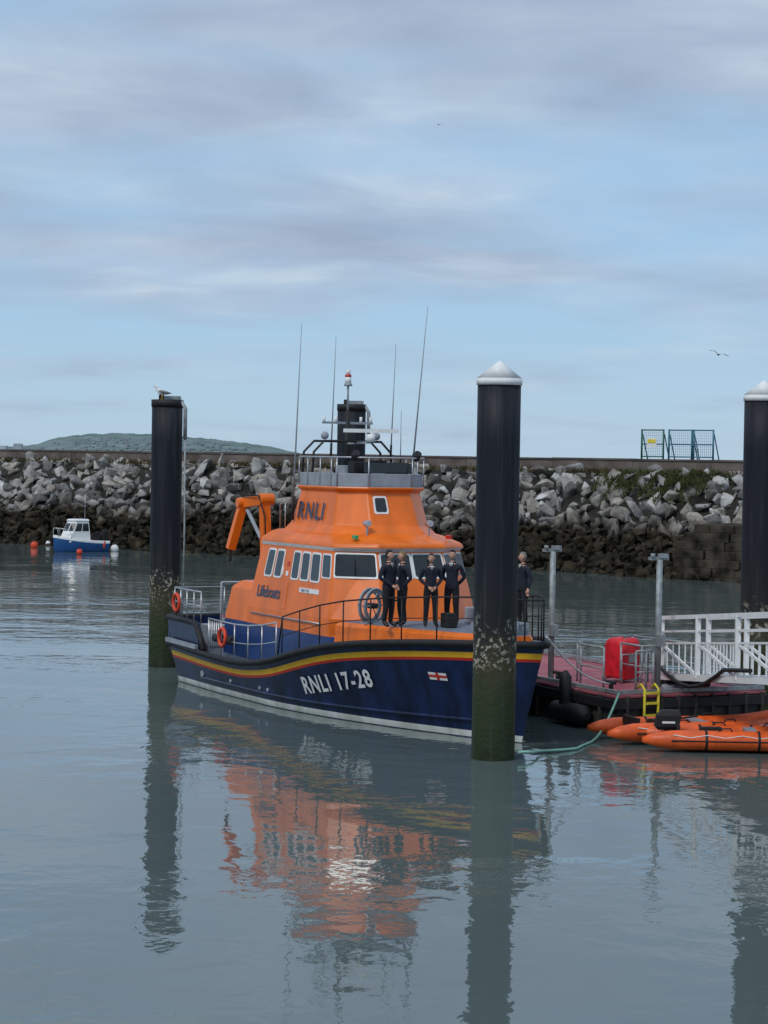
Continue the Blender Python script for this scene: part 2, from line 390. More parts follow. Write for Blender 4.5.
# ------------------------------------------------------------------ piles
def pile_mat():
    m = bpy.data.materials.new('pile_paint'); m.use_nodes = True; nt = m.node_tree; b = nt.nodes['Principled BSDF']; b.inputs['Roughness'].default_value = .6
    b.inputs['Specular IOR Level'].default_value = .3
    geo = nt.nodes.new('ShaderNodeNewGeometry'); sp = nt.nodes.new('ShaderNodeSeparateXYZ'); nt.links.new(geo.outputs['Position'], sp.inputs[0])
    n = nt.nodes.new('ShaderNodeTexNoise'); n.inputs['Scale'].default_value = 3.0; n.inputs['Detail'].default_value = 7; nt.links.new(geo.outputs['Position'], n.inputs['Vector'])
    ma = nt.nodes.new('ShaderNodeMath'); ma.operation = 'MULTIPLY_ADD'; ma.inputs[1].default_value = 1.6; nt.links.new(n.outputs['Fac'], ma.inputs[0]); nt.links.new(sp.outputs['Z'], ma.inputs[2])
    mr = nt.nodes.new('ShaderNodeMapRange'); mr.inputs['From Min'].default_value = 0.5; mr.inputs['From Max'].default_value = 9.5; nt.links.new(ma.outputs[0], mr.inputs['Value'])
    r = nt.nodes.new('ShaderNodeValToRGB'); cr = r.color_ramp
    cr.elements[0].position = 0; cr.elements[0].color = (0.010, 0.016, 0.006, 1)
    cr.elements[1].position = 1; cr.elements[1].color = (0.008, 0.010, 0.017, 1)
    for p, c in [(.06,(.022,.034,.011)),(.20,(.030,.042,.014)),(.27,(.055,.050,.024)),(.31,(.035,.032,.02)),(.36,(.016,.017,.018)),(.5,(.009,.011,.017))]:
        x = cr.elements.new(p); x.color = (*c, 1)
    nt.links.new(mr.outputs['Result'], r.inputs['Fac'])
    mp = nt.nodes.new('ShaderNodeMapping'); mp.inputs['Scale'].default_value = (6, 6, .35); nt.links.new(geo.outputs['Position'], mp.inputs['Vector'])
    ns = nt.nodes.new('ShaderNodeTexNoise'); ns.inputs['Scale'].default_value = 1.2; ns.inputs['Detail'].default_value = 6; nt.links.new(mp.outputs[0], ns.inputs['Vector'])
    rs = nt.nodes.new('ShaderNodeMapRange'); rs.inputs['From Min'].default_value = .5; rs.inputs['From Max'].default_value = .75; rs.inputs['To Max'].default_value = .35; nt.links.new(ns.outputs['Fac'], rs.inputs['Value'])
    ms_ = nt.nodes.new('ShaderNodeMix'); ms_.data_type = 'RGBA'; ms_.inputs['B'].default_value = (.07,.075,.08,1); nt.links.new(rs.outputs['Result'], ms_.inputs['Factor']); nt.links.new(r.outputs['Color'], ms_.inputs['A'])
    n5 = nt.nodes.new('ShaderNodeTexNoise'); n5.inputs['Scale'].default_value = 9; n5.inputs['Detail'].default_value = 4; nt.links.new(geo.outputs['Position'], n5.inputs['Vector'])
    g = nt.nodes.new('ShaderNodeMapRange'); g.inputs['From Min'].default_value = .54; g.inputs['From Max'].default_value = .60; nt.links.new(n5.outputs['Fac'], g.inputs['Value'])
    z1 = nt.nodes.new('ShaderNodeValToRGB'); zc = z1.color_ramp; zc.elements[0].position = .24; zc.elements[0].color = (0,0,0,1); zc.elements[1].position = .28; zc.elements[1].color = (1,1,1,1)
    a = zc.elements.new(.33); a.color = (1,1,1,1); a = zc.elements.new(.38); a.color = (0,0,0,1)
    nt.links.new(mr.outputs['Result'], z1.inputs['Fac'])
    mm = nt.nodes.new('ShaderNodeMath'); mm.operation = 'MULTIPLY'; nt.links.new(g.outputs['Result'], mm.inputs[0]); nt.links.new(z1.outputs['Color'], mm.inputs[1])
    mx = nt.nodes.new('ShaderNodeMix'); mx.data_type = 'RGBA'; mx.inputs['B'].default_value = (.34,.32,.25,1)
    nt.links.new(mm.outputs[0], mx.inputs['Factor']); nt.links.new(ms_.outputs['Result'], mx.inputs['A']); nt.links.new(mx.outputs['Result'], b.inputs['Base Color'])
    bm_ = nt.nodes.new('ShaderNodeMapRange'); bm_.inputs['From Min'].default_value = .3; bm_.inputs['From Max'].default_value = .42; bm_.inputs['To Min'].default_value = .6; bm_.inputs['To Max'].default_value = .06; nt.links.new(mr.outputs['Result'], bm_.inputs['Value'])
    bp = nt.nodes.new('ShaderNodeBump'); nt.links.new(bm_.outputs['Result'], bp.inputs['Strength']); bp.inputs['Distance'].default_value = .04; nt.links.new(n5.outputs['Fac'], bp.inputs['Height']); nt.links.new(bp.outputs['Normal'], b.inputs['Normal'])
    return m
PM = pile_mat()
def pile(x, y, top, cap, R=.48):
    e = empty('mooring_pile', (x, y, 0))
    mb = MB([PM, WHITE, BLACK, GALV])
    zt = top-(.52 if cap else 0)
    mb.tube([(0,0,z) for z in (-3,0,1,2,3,4,5,6,7,zt)], R, 0, 40)
    mb.build('shaft', e)
    mb = MB([PM, WHITE, BLACK, GALV])
    if cap:
        mb.tube([(0,0,zt-.02),(0,0,zt+.13)], R+.025, 1, 40)
        mb.tube([(0,0,zt+.13),(0,0,top)], [R+.025, .015], 1, 40)
    else:
        mb.tube([(0,0,zt-.2),(0,0,zt+.02)], R+.02, 2, 40)
        mb.box((.15,.1,zt+.08), (.5,.3,.12), 3); mb.box((-.2,.1,zt+.1), (.15,.2,.16), 2); mb.tube([(.42,-.15,zt),(.58,-.2,zt-.25),(.58,-.2,zt-1.2)], .06, 3, 8)
    mb.build('cap', e)
    return e
pile(2.5, 50.8, 8.8, True)
pile(9.85, 60.0, 8.8, True, .5)
lp = pile(-6.8, 71.7, 8.3, False)
pile(-1.15, 78, 8.4, False)
mb = MB([GALV]); mb.tube([(.58,-.2,7.2),(.60,-.2,4),(.55,-.2,0)], .03, 0, 6); mb.build('cable', lp)

# ------------------------------------------------------------------ LIFEBOAT
boat = empty('lifeboat', BO, TH)
SP = [(-1,1.2),(0,1.18),(3,1.10),(5.5,1.06),(7.5,1.25),(9,1.58),(10.5,1.9),(12,2.10),(14,2.27),(17.2,2.42),(19,2.45)]
def sheer(x):
    return float(np.mean([np.interp(x+o, [p[0] for p in SP], [p[1] for p in SP]) for o in np.linspace(-.8, .8, 9)]))
def hbf(t):
    b = 2.85*(0.95+0.05*min(1, t/.2))
    if t > .48: b *= 1-((t-.48)/.52)**2.15 if t < 1 else 0
    return max(b, 0)
def wbf(t):
    b = 2.5*(0.95+0.05*min(1, t/.2))
    if t > .40: b *= 1-((t-.40)/.60)**1.75 if t < 1 else 0
    return max(b, 0)
def hull_pt(t, z):
    sh = sheer(t*17); f = max(0, min(1.0, z/sh)); x = t*(16.1+1.0*f)
    y = wbf(t)+(hbf(t)-wbf(t))*(f**1.2)
    return x, y
def hull_xy(x, z):
    f = max(0, min(1, z/sheer(x))); t = x/(16.1+f)
    return hull_pt(t, z)[1]
NT = 72
ts = [1-(1-i/NT)**1.25 for i in range(NT+1)]
def make_hull():
    mb = MB([NAVY, BOOT, RED, YELLOW, DECK, BLACK])
    def rows(t):
        sh = sheer(t*17)
        zs = [0.02, .17]+[.17+(sh-.62)*k/7 for k in range(1, 7)]+[sh-.45, sh-.38, sh-.24, sh]
        pts = [(t*15.6, 0, -.8), (t*15.9, wbf(t)*.85, -.4)]
        for z in zs:
            x, y = hull_pt(t, z); pts.append((x, y, z))
        return pts
    mats = [0, 0, 1]+[0]*7+[2, 3, 0]
    for sgn in (-1, 1):
        G = [[(p[0], p[1]*sgn, p[2]) for p in rows(t)] for t in ts]
        n = len(G[0]); vs = [p for g in G for p in g]; fs = []; ms = []
        for i in range(NT):
            for j in range(n-1):
                q = (i*n+j, (i+1)*n+j, (i+1)*n+j+1, i*n+j+1)
                fs.append(q if sgn < 0 else tuple(reversed(q))); ms.append(mats[j])
        mb.add(vs, fs, ms, True)
        fs = []
    r0 = rows(0)
    mb.add([(0, -p[1], p[2]) for p in r0]+[(0, p[1], p[2]) for p in reversed(r0)], [tuple(range(2*len(r0)))], 0)
    vs = []; fs = []
    for t in ts:
        x, y = hull_pt(t, sheer(t*17)); z = sheer(t*17)-.05
        vs += [(x, -y, z), (x, 0, z+.05), (x, y, z)]
    for i in range(NT):
        fs += [(3*i, 3*i+3, 3*i+4, 3*i+1), (3*i+1, 3*i+4, 3*i+5, 3*i+2)]
    mb.add(vs, fs, 4, True)
    mb.build('hull', boat)
    mb = MB([BLACK, NAVY, GREY, STEEL])
    pts = []
    for sgn in (-1, 1):
        P = []
        for t in ts:
            sh = sheer(t*17); x, y = hull_pt(t, sh); P.append((x+(.04 if t > .98 else 0), (y+.02)*sgn, sh-.03))
        pts.append(P)
    loop = pts[0]+list(reversed(pts[1]))[1:]
    mb.tube(loop, .085, 0, 10)
    for sgn in (-1, 1):
        P = []
        for t in ts[8:-3]:
            z = .34+.35*max(0, t-.55)**1.2; x, y = hull_pt(t, z); P.append((x, (y+.005)*sgn, z))
        mb.tube(P, .05, 1, 6)
        for x in (2.4, 4.6, 6.6, 7.1): mb.tube([(x,(hull_xy(x,.45)-.05)*sgn,.45),(x,(hull_xy(x,.45)+.03)*sgn,.45)], .05 if x > 3 else .10, 2, 10)
    for sgn in (-1, 1):
        mb.loft([[(0,2.66*sgn,1.1),(2.9,2.74*sgn,1.05),(2.9,2.6*sgn,1.05),(0,2.52*sgn,1.1)],
                 [(-.02,2.74*sgn,1.9),(2.35,2.80*sgn,1.88),(2.35,2.68*sgn,1.88),(-.02,2.6*sgn,1.9)]], 1)
        mb.tube([(-.05,2.72*sgn,1.9),(1.2,2.77*sgn,1.9),(2.3,2.79*sgn,1.87),(2.7,2.80*sgn,1.5),(3.0,2.81*sgn,1.15)], .08, 0, 8)
        mb.beam((.1,2.80*sgn,1.25),(2.6,2.86*sgn,1.22), .1, .12, 2)
    mb.beam((0,-2.7,1.5),(0,-1.1,1.5), .1, .8, 1); mb.beam((0,1.1,1.5),(0,2.7,1.5), .1, .8, 1)
    mb.tube([(-.05,-2.72,1.9),(-.05,-1.1,1.9)], .08, 0, 8); mb.tube([(-.05,1.1,1.9),(-.05,2.72,1.9)], .08, 0, 8)
    mb.tube([(-.08,-2.6,.95),(-.08,2.6,.95)], .12, 0, 8)
    mb.build('fender', boat)
make_hull()

def octa(xa, xf, hw, z, ch=.7, k=.5, ca=.18):
    return [(xa,-hw+ca,z),(xa+ca,-hw,z),(xf-ch,-hw,z),(xf,-hw*k,z),(xf,hw*k,z),(xf-ch,hw,z),(xa+ca,hw,z),(xa,hw-ca,z)]
def make_super():
    mb = MB([ORANGE, BLUE, WHITE, GREY])
    lv = [octa(4.2,11.15,2.14,1.0,1.2), octa(4.25,11.0,2.13,2.05,1.2), octa(4.3,10.85,2.12,2.5,1.0), octa(4.65,10.12,1.84,4.22,.7),
          octa(4.62,10.30,1.90,4.30,.75), octa(4.66,10.26,1.86,4.42,.8), octa(4.8,9.75,1.66,4.58,.9), octa(4.9,9.5,1.5,4.64,.9)]
    mb.loft(lv, [1,0,0,2,0,0,0])
    mb.build('cabin', boat, bevel=.05)
    mb = MB([ORANGE, BLUE, WHITE, GREY, BLACK])
    mb.loft([octa(2.5,4.4,2.1,1.0,.1,.9), octa(2.55,4.4,2.08,2.05,.1,.9), octa(2.75,4.5,1.95,2.95,.1,.9), octa(2.95,4.6,1.75,3.12,.1,.9)], [1,0,0])
    mb.box((4.0,.9,3.5),(1.2,1.0,.8),0); mb.box((3.3,.2,3.3),(.9,.7,.45),3)
    mb.build('aft_deckhouse', boat, bevel=.05)
    mb = MB([ORANGE, DECK, GREY])
    N = 24
    def ring(z, ins, x0=10.6, x1=16.0):
        P = []
        for i in range(N+1):
            x = x0+(x1-x0)*(i/N)**.8; P.append((x, -max(.02, hull_xy(x, sheer(x))-ins), z))
        return P+[(p[0], -p[1], p[2]) for p in reversed(P)]
    mb.loft([ring(1.9,.36), ring(2.40,.40), ring(2.5,.50)], [0,0], capmat=1)
    mb.box((14.6,0,2.6),(.9,.7,.2),2); mb.box((15.4,.3,2.62),(.4,.25,.3),2)
    mb.tube([(15.7,0,2.45),(15.7,0,2.85)], .09, 2, 10); mb.tube([(15.7,-.28,2.75),(15.7,.28,2.75)], .05, 2, 8)
    mb.build('foredeck', boat)
    mb = MB([ORANGE, GREY, WHITE])
    mb.loft([octa(5.3,9.55,1.55,4.60,.9), octa(5.5,9.25,1.38,4.85,.8), octa(5.8,8.85,1.22,5.72,.6), octa(5.7,8.98,1.30,5.78,.6), octa(5.7,8.98,1.30,5.86,.6)], [0,0,0,0], capmat=1)
    mb.build('upper_steering_position', boat, bevel=.04)
    mb = MB([GREY, GLASS, WHITE, BLACK])
    o = octa(5.8,8.9,1.24,5.86,.6)
    for z0, z1 in ((5.86, 6.2),):
        A = [Vector((p[0],p[1],z0)) for p in o]; B = [Vector((p[0],p[1],z1)) for p in o]
        for k in range(8):
            k2 = (k+1) % 8
            if k == 7: continue
            mb.beam((A[k]+B[k])/2, (A[k2]+B[k2])/2, .05, z1-z0, 0)
    mb.beam((8.8,-.7,6.35),(8.8,.7,6.35), .03, .26, 1)
    mb.box((8.2,-.55,6.2),(.4,.5,.6),3); mb.box((8.2,.55,6.2),(.4,.5,.6),3); mb.box((7.1,0,6.1),(.6,1.2,.6),0); mb.box((6.5,.8,6.2),(.4,.4,.7),3)
    mb.build('upper_coaming', boat, bevel=.02)
    mb = MB([GREY, WHITE, BLACK, LENSG, LENSR, STEEL, ORANGE])
    mb.box((9.7,-1.35,4.58),(.2,.10,.10),3); mb.box((9.7,1.35,4.58),(.2,.10,.10),4)
    for y in (-.9,.9): mb.tube([(9.45,y,4.6),(9.45,y,4.85)], .03, 0, 6); mb.tube([(9.35,y,4.92),(9.55,y,4.92)], .09, 5, 12)
    mb.tube([(5.0,-.1,4.9),(5.0,.9,4.9)], .24, 1, 16); mb.box((5.0,.4,4.68),(.4,.9,.12),0)
    mb.tube([(3.9,-.4,3.1),(3.9,-.4,3.7)], .1, 0, 10); mb.ball((3.9,-.4,3.75), (.2,.2,.12), 0, 12, 8)
    mb.tube([(4.3,-1.4,3.1),(4.3,-1.4,3.55)], .09, 1, 10); mb.ball((4.3,-1.4,3.58), (.16,.16,.1), 1, 12, 8)
    mb.box((1.3,-1.8,1.45),(.9,.6,.6),0); mb.box((.8,.6,1.4),(.7,1.4,.5),2); mb.box((1.9,1.6,1.5),(.8,.6,.7),6)
    mb.tube([(.3,-1.2,1.2),(.3,-1.2,2.9)], .035, 5, 8); mb.tube([(.3,1.2,1.2),(.3,1.2,2.9)], .035, 5, 8); mb.tube([(.3,-1.2,2.9),(.3,1.2,2.9)], .035, 5, 8)
    mb.box((2.1,-1.3,1.75),(.5,.5,1.1),1)
    for x in (3.4, 4.2): mb.tube([(x,-2.62,1.55),(x+.5,-2.62,1.55)], .12, 2, 10)
    mb.box((10.62,-.6,3.0),(.05,.5,.06),2)
    mb.build('deck_equipment', boat, bevel=.015)
make_super()

def make_windows():
    fr = MB([WHITE, GLASS, BLACK, RED, NAVY, ORANGE])
    for sgn in (-1, 1):
        if sgn < 0: cor = [(4.48,-2.12,2.5),(9.85,-2.12,2.5),(9.42,-1.84,4.22),(4.83,-1.84,4.22)]
        else: cor = [(9.85,2.12,2.5),(4.48,2.12,2.5),(4.83,1.84,4.22),(9.42,1.84,4.22)]
        for s0, s1 in ((5.25,5.72),(5.9,6.37),(7.05,7.5),(7.65,8.15),(8.3,8.85)):
            u0 = (s0-4.6)/5.0; u1 = (s1-4.6)/5.0
            if sgn > 0: u0, u1 = 1-u1, 1-u0
            fr.panel(cor, u0-.008, u1+.008, .50, .95, .012, 0, .09); fr.panel(cor, u0+.006, u1-.006, .53, .92, .022, 1, .07)
        u0, u1 = (.885, .985) if sgn < 0 else (.015, .115)
        fr.panel(cor, u0-.008, u1+.008, .58, .95, .012, 0, .06); fr.panel(cor, u0+.004, u1-.004, .605, .925, .022, 1, .05)
        for (a, b_) in ((.40,.47),) if sgn < 0 else ((.53,.60),):
            fr.panel(cor, a, b_, .04, .44, .012, 5, .05)
    lo = octa(4.3,10.85,2.12,2.5,1.0); hi = octa(4.65,10.12,1.84,4.22,.7)
    for k, spans in ((2, [(.06,.95)]), (3, [(.03,.48),(.52,.97)]), (4, [(.05,.94)])):
        cor = [lo[k], lo[k+1], hi[k+1], hi[k]]
        for u0, u1 in spans:
            fr.panel(cor, u0-.02, u1+.02, .60, .975, .014, 0, .06); fr.panel(cor, u0+.01, u1-.01, .63, .95, .026, 1, .06)
            c = [Vector(x) for x in cor]
            um = (u0+u1)/2
            a = (c[0]*(1-um)+c[1]*um)*.36+(c[3]*(1-um)+c[2]*um)*.64; b_ = (c[0]*(1-um)+c[1]*um)*.12+(c[3]*(1-um)+c[2]*um)*.88
            n = (c[1]-c[0]).cross(c[3]-c[0]).normalized()*.05
            fr.tube([a+n, b_+n], .012, 2, 5)
    lo = octa(5.5,9.25,1.38,4.85,.8); hi = octa(5.8,8.85,1.22,5.72,.6)
    cor = [lo[3], lo[4], hi[4], hi[3]]
    fr.panel(cor, .10, .42, .35, .88, .012, 0, .06); fr.panel(cor, .14, .38, .41, .82, .022, 1, .05)
    cs = [(4.48,-2.12,2.5),(9.85,-2.12,2.5),(9.42,-1.84,4.22),(4.83,-1.84,4.22)]
    fr.panel(cs, .62, .86, .33, .40, .014, 0, .02)
    fr.panel(cs, .345, .375, .55, .68, .014, 0, .01); fr.panel(cs, .415, .445, .55, .62, .014, 0, .01); fr.panel(cs, .415, .445, .70, .77, .014, 3, .01)
    fr.build('windows', boat)
    tx = MB([WHITE, NAVY, YELLOW, RED])
    vs, fs = text_geo('RNLI 17-28', .60, .014, 1.14)
    w = max(v.x for v in vs); k = 2.95/w
    P = []
    for v in vs:
        x = 9.15+v.x*k; z = .55+(x-9.15)*.155+v.y*1.0
        P.append((x, -(hull_xy(x, z)+.035), z))
    tx.add(P, fs, 0)
    def side_text(t, size, cor, u, v, mat, off=.02, bold=.01, wid=None, sp_=1.0):
        vs, fs = text_geo(t, size, bold, sp_)
        bl, br, tr, tl = [Vector(c) for c in cor]
        U = (br-bl).normalized(); N = (br-bl).cross(tl-bl).normalized(); Vv = N.cross(U)
        o = bl+(br-bl)*u+Vv*v+N*off
        kk = 1 if not wid else wid/max(p.x for p in vs)
        tx.add([o+U*p.x*kk+Vv*p.y for p in vs], fs, mat)
    side_text('Lifeboats', .44, cs, .10, .32, 1, wid=1.55)
    side_text('RNLI 17-28', .10, cs, .64, .60, 1, .03, .002)
    lo = octa(5.5,9.25,1.38,4.85,.8); hi = octa(5.8,8.85,1.22,5.72,.6)
    side_text('RNLI', .64, [lo[1], lo[2], hi[2], hi[1]], .15, .12, 1, .05, wid=1.65, bold=.012, sp_=1.2)
    y = lambda x, z: -(hull_xy(x, z)+.02)
    for (xa, xb, za, zb, m, o) in ((14.0,14.5,1.34,1.52,0,0),(14.0,14.5,1.40,1.46,3,.006),(14.21,14.29,1.34,1.52,3,.008)):
        tx.add([(xa,y(xa,za)-o,za),(xb,y(xb,za)-o,za),(xb,y(xb,zb)-o,zb),(xa,y(xa,zb)-o,zb)], [(0,1,2,3)], m)
    tx.build('lettering', boat)
make_windows()

def make_rails():
    mb = MB([STEEL, BLACK, WHITE, BUOYR])
    for sgn in (-1, 1):
        xs = [8.2+i*1.03 for i in range(8)]
        top = []; mid = []
        for i, x in enumerate(xs):
            y = (hull_xy(x, sheer(x))-.16)*sgn; z = sheer(x)
            mb.tube([(x, y, z-.05), (x, y, z+1.05)], .019, 1, 6)
            top.append((x, y, z+1.05)); mid.append((x, y, z+.55))
        top.append((16.6, .25*sgn, 3.38)); mid.append((16.6, .25*sgn, 2.9))
        mb.tube([(16.6,.25*sgn,2.35),(16.6,.25*sgn,3.38)], .02, 1, 6)
        mb.tube([(7.7, 2.6*sgn, 1.35)]+top, .021, 1, 6); mb.tube(mid, .012, 1, 5)
        T = []; Md = []
        for i in range(6):
            x = 3.0+i*.95; z = sheer(x)-.05; y = 2.66*sgn
            mb.tube([(x,y,z),(x,y,z+1.0)], .022, 0, 6); T.append((x,y,z+1.0)); Md.append((x,y,z+.5))
        mb.tube(T, .024, 0, 6); mb.tube(Md, .015, 0, 6)
        for i in range(6):
            mb.tube([(3.1+i*.16, 2.66*sgn, 1.05),(3.1+i*.16, 2.66*sgn, 2.0)], .018, 0, 5)
        S = [(.05,1.0*sgn,2.75),(.05,2.55*sgn,2.75),(1.2,2.62*sgn,2.75),(2.4,2.66*sgn,2.75)]
        mb.tube(S, .024, 0, 6); mb.tube([(p[0],p[1],2.35) for p in S], .016, 0, 6)
        for p in S+[(.6,2.58*sgn,2.75),(1.8,2.64*sgn,2.75)]: mb.tube([(p[0],p[1],1.85),(p[0],p[1],2.75)], .022, 0, 6)
        mb.tube([(4.8,2.16*sgn,2.35),(9.4,2.17*sgn,2.35)], .02, 0, 6)
        mb.tube([(4.75,1.3*sgn,4.6),(4.75,1.3*sgn,5.3),(5.5,1.3*sgn,5.5)], .02, 0, 6); mb.tube([(5.1,1.3*sgn,4.6),(5.1,1.3*sgn,5.4)], .016, 0, 5)
    mb.tube([(16.6,-.25,3.38),(16.75,0,3.38),(16.6,.25,3.38)], .021, 1, 6)
    for y in (-.5,.5): mb.tube([(4.5,y,3.0),(4.85,y,5.6),(5.4,y,5.7)], .022, 0, 6)
    for i in range(8): mb.tube([(4.52+i*.045,-.5,3.2+i*.3),(4.52+i*.045,.5,3.2+i*.3)], .016, 0, 5)
    o = octa(5.75,8.95,1.27,0,.6)
    ring = [(p[0],p[1],6.62) for p in o]
    mb.tube(ring, .022, 0, 6, closed=True)
    for p in o: mb.tube([(p[0],p[1],5.86),(p[0],p[1],6.62)], .018, 0, 5)
    for x in (6.5,7.3,8.0):
        for y in (-1.27,1.27): mb.tube([(x,y,5.86),(x,y,6.62)], .016, 0, 5)
    for x in (5.95, 6.6):
        mb.tube([(x,-1.2,5.86),(x,-1.15,6.75),(x,-.85,7.05),(x,.85,7.05),(x,1.15,6.75),(x,1.2,5.86)], .035, 1, 8)
    mb.tube([(5.95,-.5,7.05),(6.6,-.5,7.05)], .03, 0, 6); mb.tube([(5.95,.5,7.05),(6.6,.5,7.05)], .03, 0, 6)
    mb.build('rails', boat)
    mb = MB([BUOYR, WHITE, GREY])
    for c in ((.6,-2.72,2.35),(4.2,-2.74,1.62)):
        mb.tube([(c[0]+.24*math.cos(a), c[1], c[2]+.24*math.sin(a)) for a in np.linspace(0, 2*math.pi, 20, endpoint=False)], .05, 0, 8, closed=True)
    mb.build('lifebuoys', boat)
    # hose reel standing on the foredeck
    mb = MB([GREY, BLACK])
    c = Vector((11.6,-1.75,2.95))
    U = Vector((-.44,-.898,0)); U = Vector((.42,-.90,0)).normalized()
    for R, r in ((.42,.035),(.36,.028)):
        for o_ in (-.09, .09):
            nn = Vector((.90,.42,0))*o_
            mb.tube([c+nn+U*R*math.cos(a)+Vector((0,0,R*math.sin(a))) for a in np.linspace(0, 2*math.pi, 28, endpoint=False)], r, 0, 6, closed=True)
    for k in range(3):
        a = math.pi*k/3; d_ = U*math.cos(a)+Vector((0,0,math.sin(a))); mb.tube([c-d_*.4, c+d_*.4], .016, 0, 5)
    mb.tube([c-Vector((.12,.06,0)), c+Vector((.12,.06,0))], .07, 1, 8)
    mb.box((11.6,-1.75,2.53),(.3,.5,.06),0)
    mb.build('hose_reel', boat)
    mb = MB([BLACK, GREY]); mb.box((13.2,-.45,2.68),(.34,.3,.36),0); mb.box((12.0,1.0,2.7),(.5,.5,.4),1); mb.build('deck_boxes', boat, bevel=.03)
make_rails()

def make_mast():
    mb = MB([GREY, WHITE, BLACK, LENSR, STEEL])
    mb.tube([(6.25,0,5.86),(6.25,0,7.9)], [.09,.06], 2, 10); mb.tube([(6.25,0,7.9),(6.25,0,8.75)], .03, 0, 8)
    mb.tube([(6.25,0,8.55),(6.25,0,8.62)], .11, 0, 12); mb.tube([(6.25,0,8.62),(6.25,0,8.80)], .085, 1, 12); mb.tube([(6.25,0,8.8),(6.25,0,8.86)], .09, 3, 12); mb.tube([(6.25,0,8.86),(6.25,0,9.0)], .06, 1, 8)
    mb.beam((6.25,-.75,7.55),(6.25,.75,7.55), .06, .06, 0)
    for y in (-.7,-.35,.4,.7): mb.tube([(6.25,y,7.55),(6.25,y,7.72)], .04, 1, 8)
    mb.tube([(7.0,.35,7.05),(7.0,.35,7.25)], .12, 1, 12); mb.beam((6.75,-.35,7.34),(7.25,1.05,7.34), .12, .10, 1)
    mb.beam((6.25,0,7.0),(7.05,.35,7.03), .1, .06, 0)
    mb.ball((6.2,-.65,7.2), .11, 0); mb.ball((6.2,.9,7.2), .11, 0)
    mb.tube([(8.6,-.9,6.6),(8.75,-.9,6.75)], .1, 2, 12); mb.tube([(8.6,.9,6.6),(8.75,.9,6.75)], .1, 2, 12)
    mb.build('mast', boat)
    mb = MB([BLACK, GREY])
    def whip(a, b, r0=.028, r1=.008):
        a = Vector(a); b = Vector(b); mb.tube([a, a+(b-a)*.12], r0*1.6, 0, 6); mb.tube([a+(b-a)*.12, a+(b-a)*.5, b], [r0, r0*.7, r1], 1, 6)
    whip((5.9,-1.44,4.9),(6.1,-1.34,10.2), .03); whip((5.2,0,6.6),(5.25,.08,9.95), .022); whip((6.9,1.0,6.6),(6.95,1.08,9.7), .02); whip((7.7,1.25,6.2),(7.75,1.62,10.7), .026)
    whip((7.3,1.1,6.5),(7.3,1.1,7.9), .015)
    mb.build('antennas', boat)
    mb = MB([ORANGE, BLACK, STEEL])
    mb.tube([(3.1,-1.0,3.0),(3.1,-1.0,4.2)], .17, 0, 12)
    mb.beam((3.1,-1.0,4.0),(3.05,-1.05,5.45), .24, .26, 0); mb.beam((3.15,-1.0,5.40),(2.35,-1.4,5.28), .22, .28, 0)
    mb.beam((2.4,-1.4,5.35),(2.05,-1.65,3.95), .20, .24, 0); mb.beam((2.95,-1.1,4.3),(2.5,-1.35,5.1), .08, .08, 2)
    mb.tube([(3.08,-1.22,5.4),(3.08,-.8,5.4)], .17, 0, 12); mb.tube([(2.37,-1.6,5.28),(2.37,-1.2,5.28)], .14, 0, 12)
    mb.tube([(2.05,-1.65,3.95),(2.03,-1.65,3.6)], .05, 1, 8)
    mb.tube([(3.3,-1.1,4.2),(3.35,-1.15,4.9),(3.1,-1.25,5.5),(2.5,-1.5,5.5)], .025, 1, 6)
    mb.build('deck_crane', boat, bevel=.04)
make_mast()
mb = MB([BLACK])
for x in (7.5, 10.5, 13): mb.tube([(x,3.0,.2),(x,3.0,.35),(x,3.0,1.2),(x,3.0,1.35)], [.05,.16,.16,.05], 0, 10)
mb.build('port_fenders', boat)

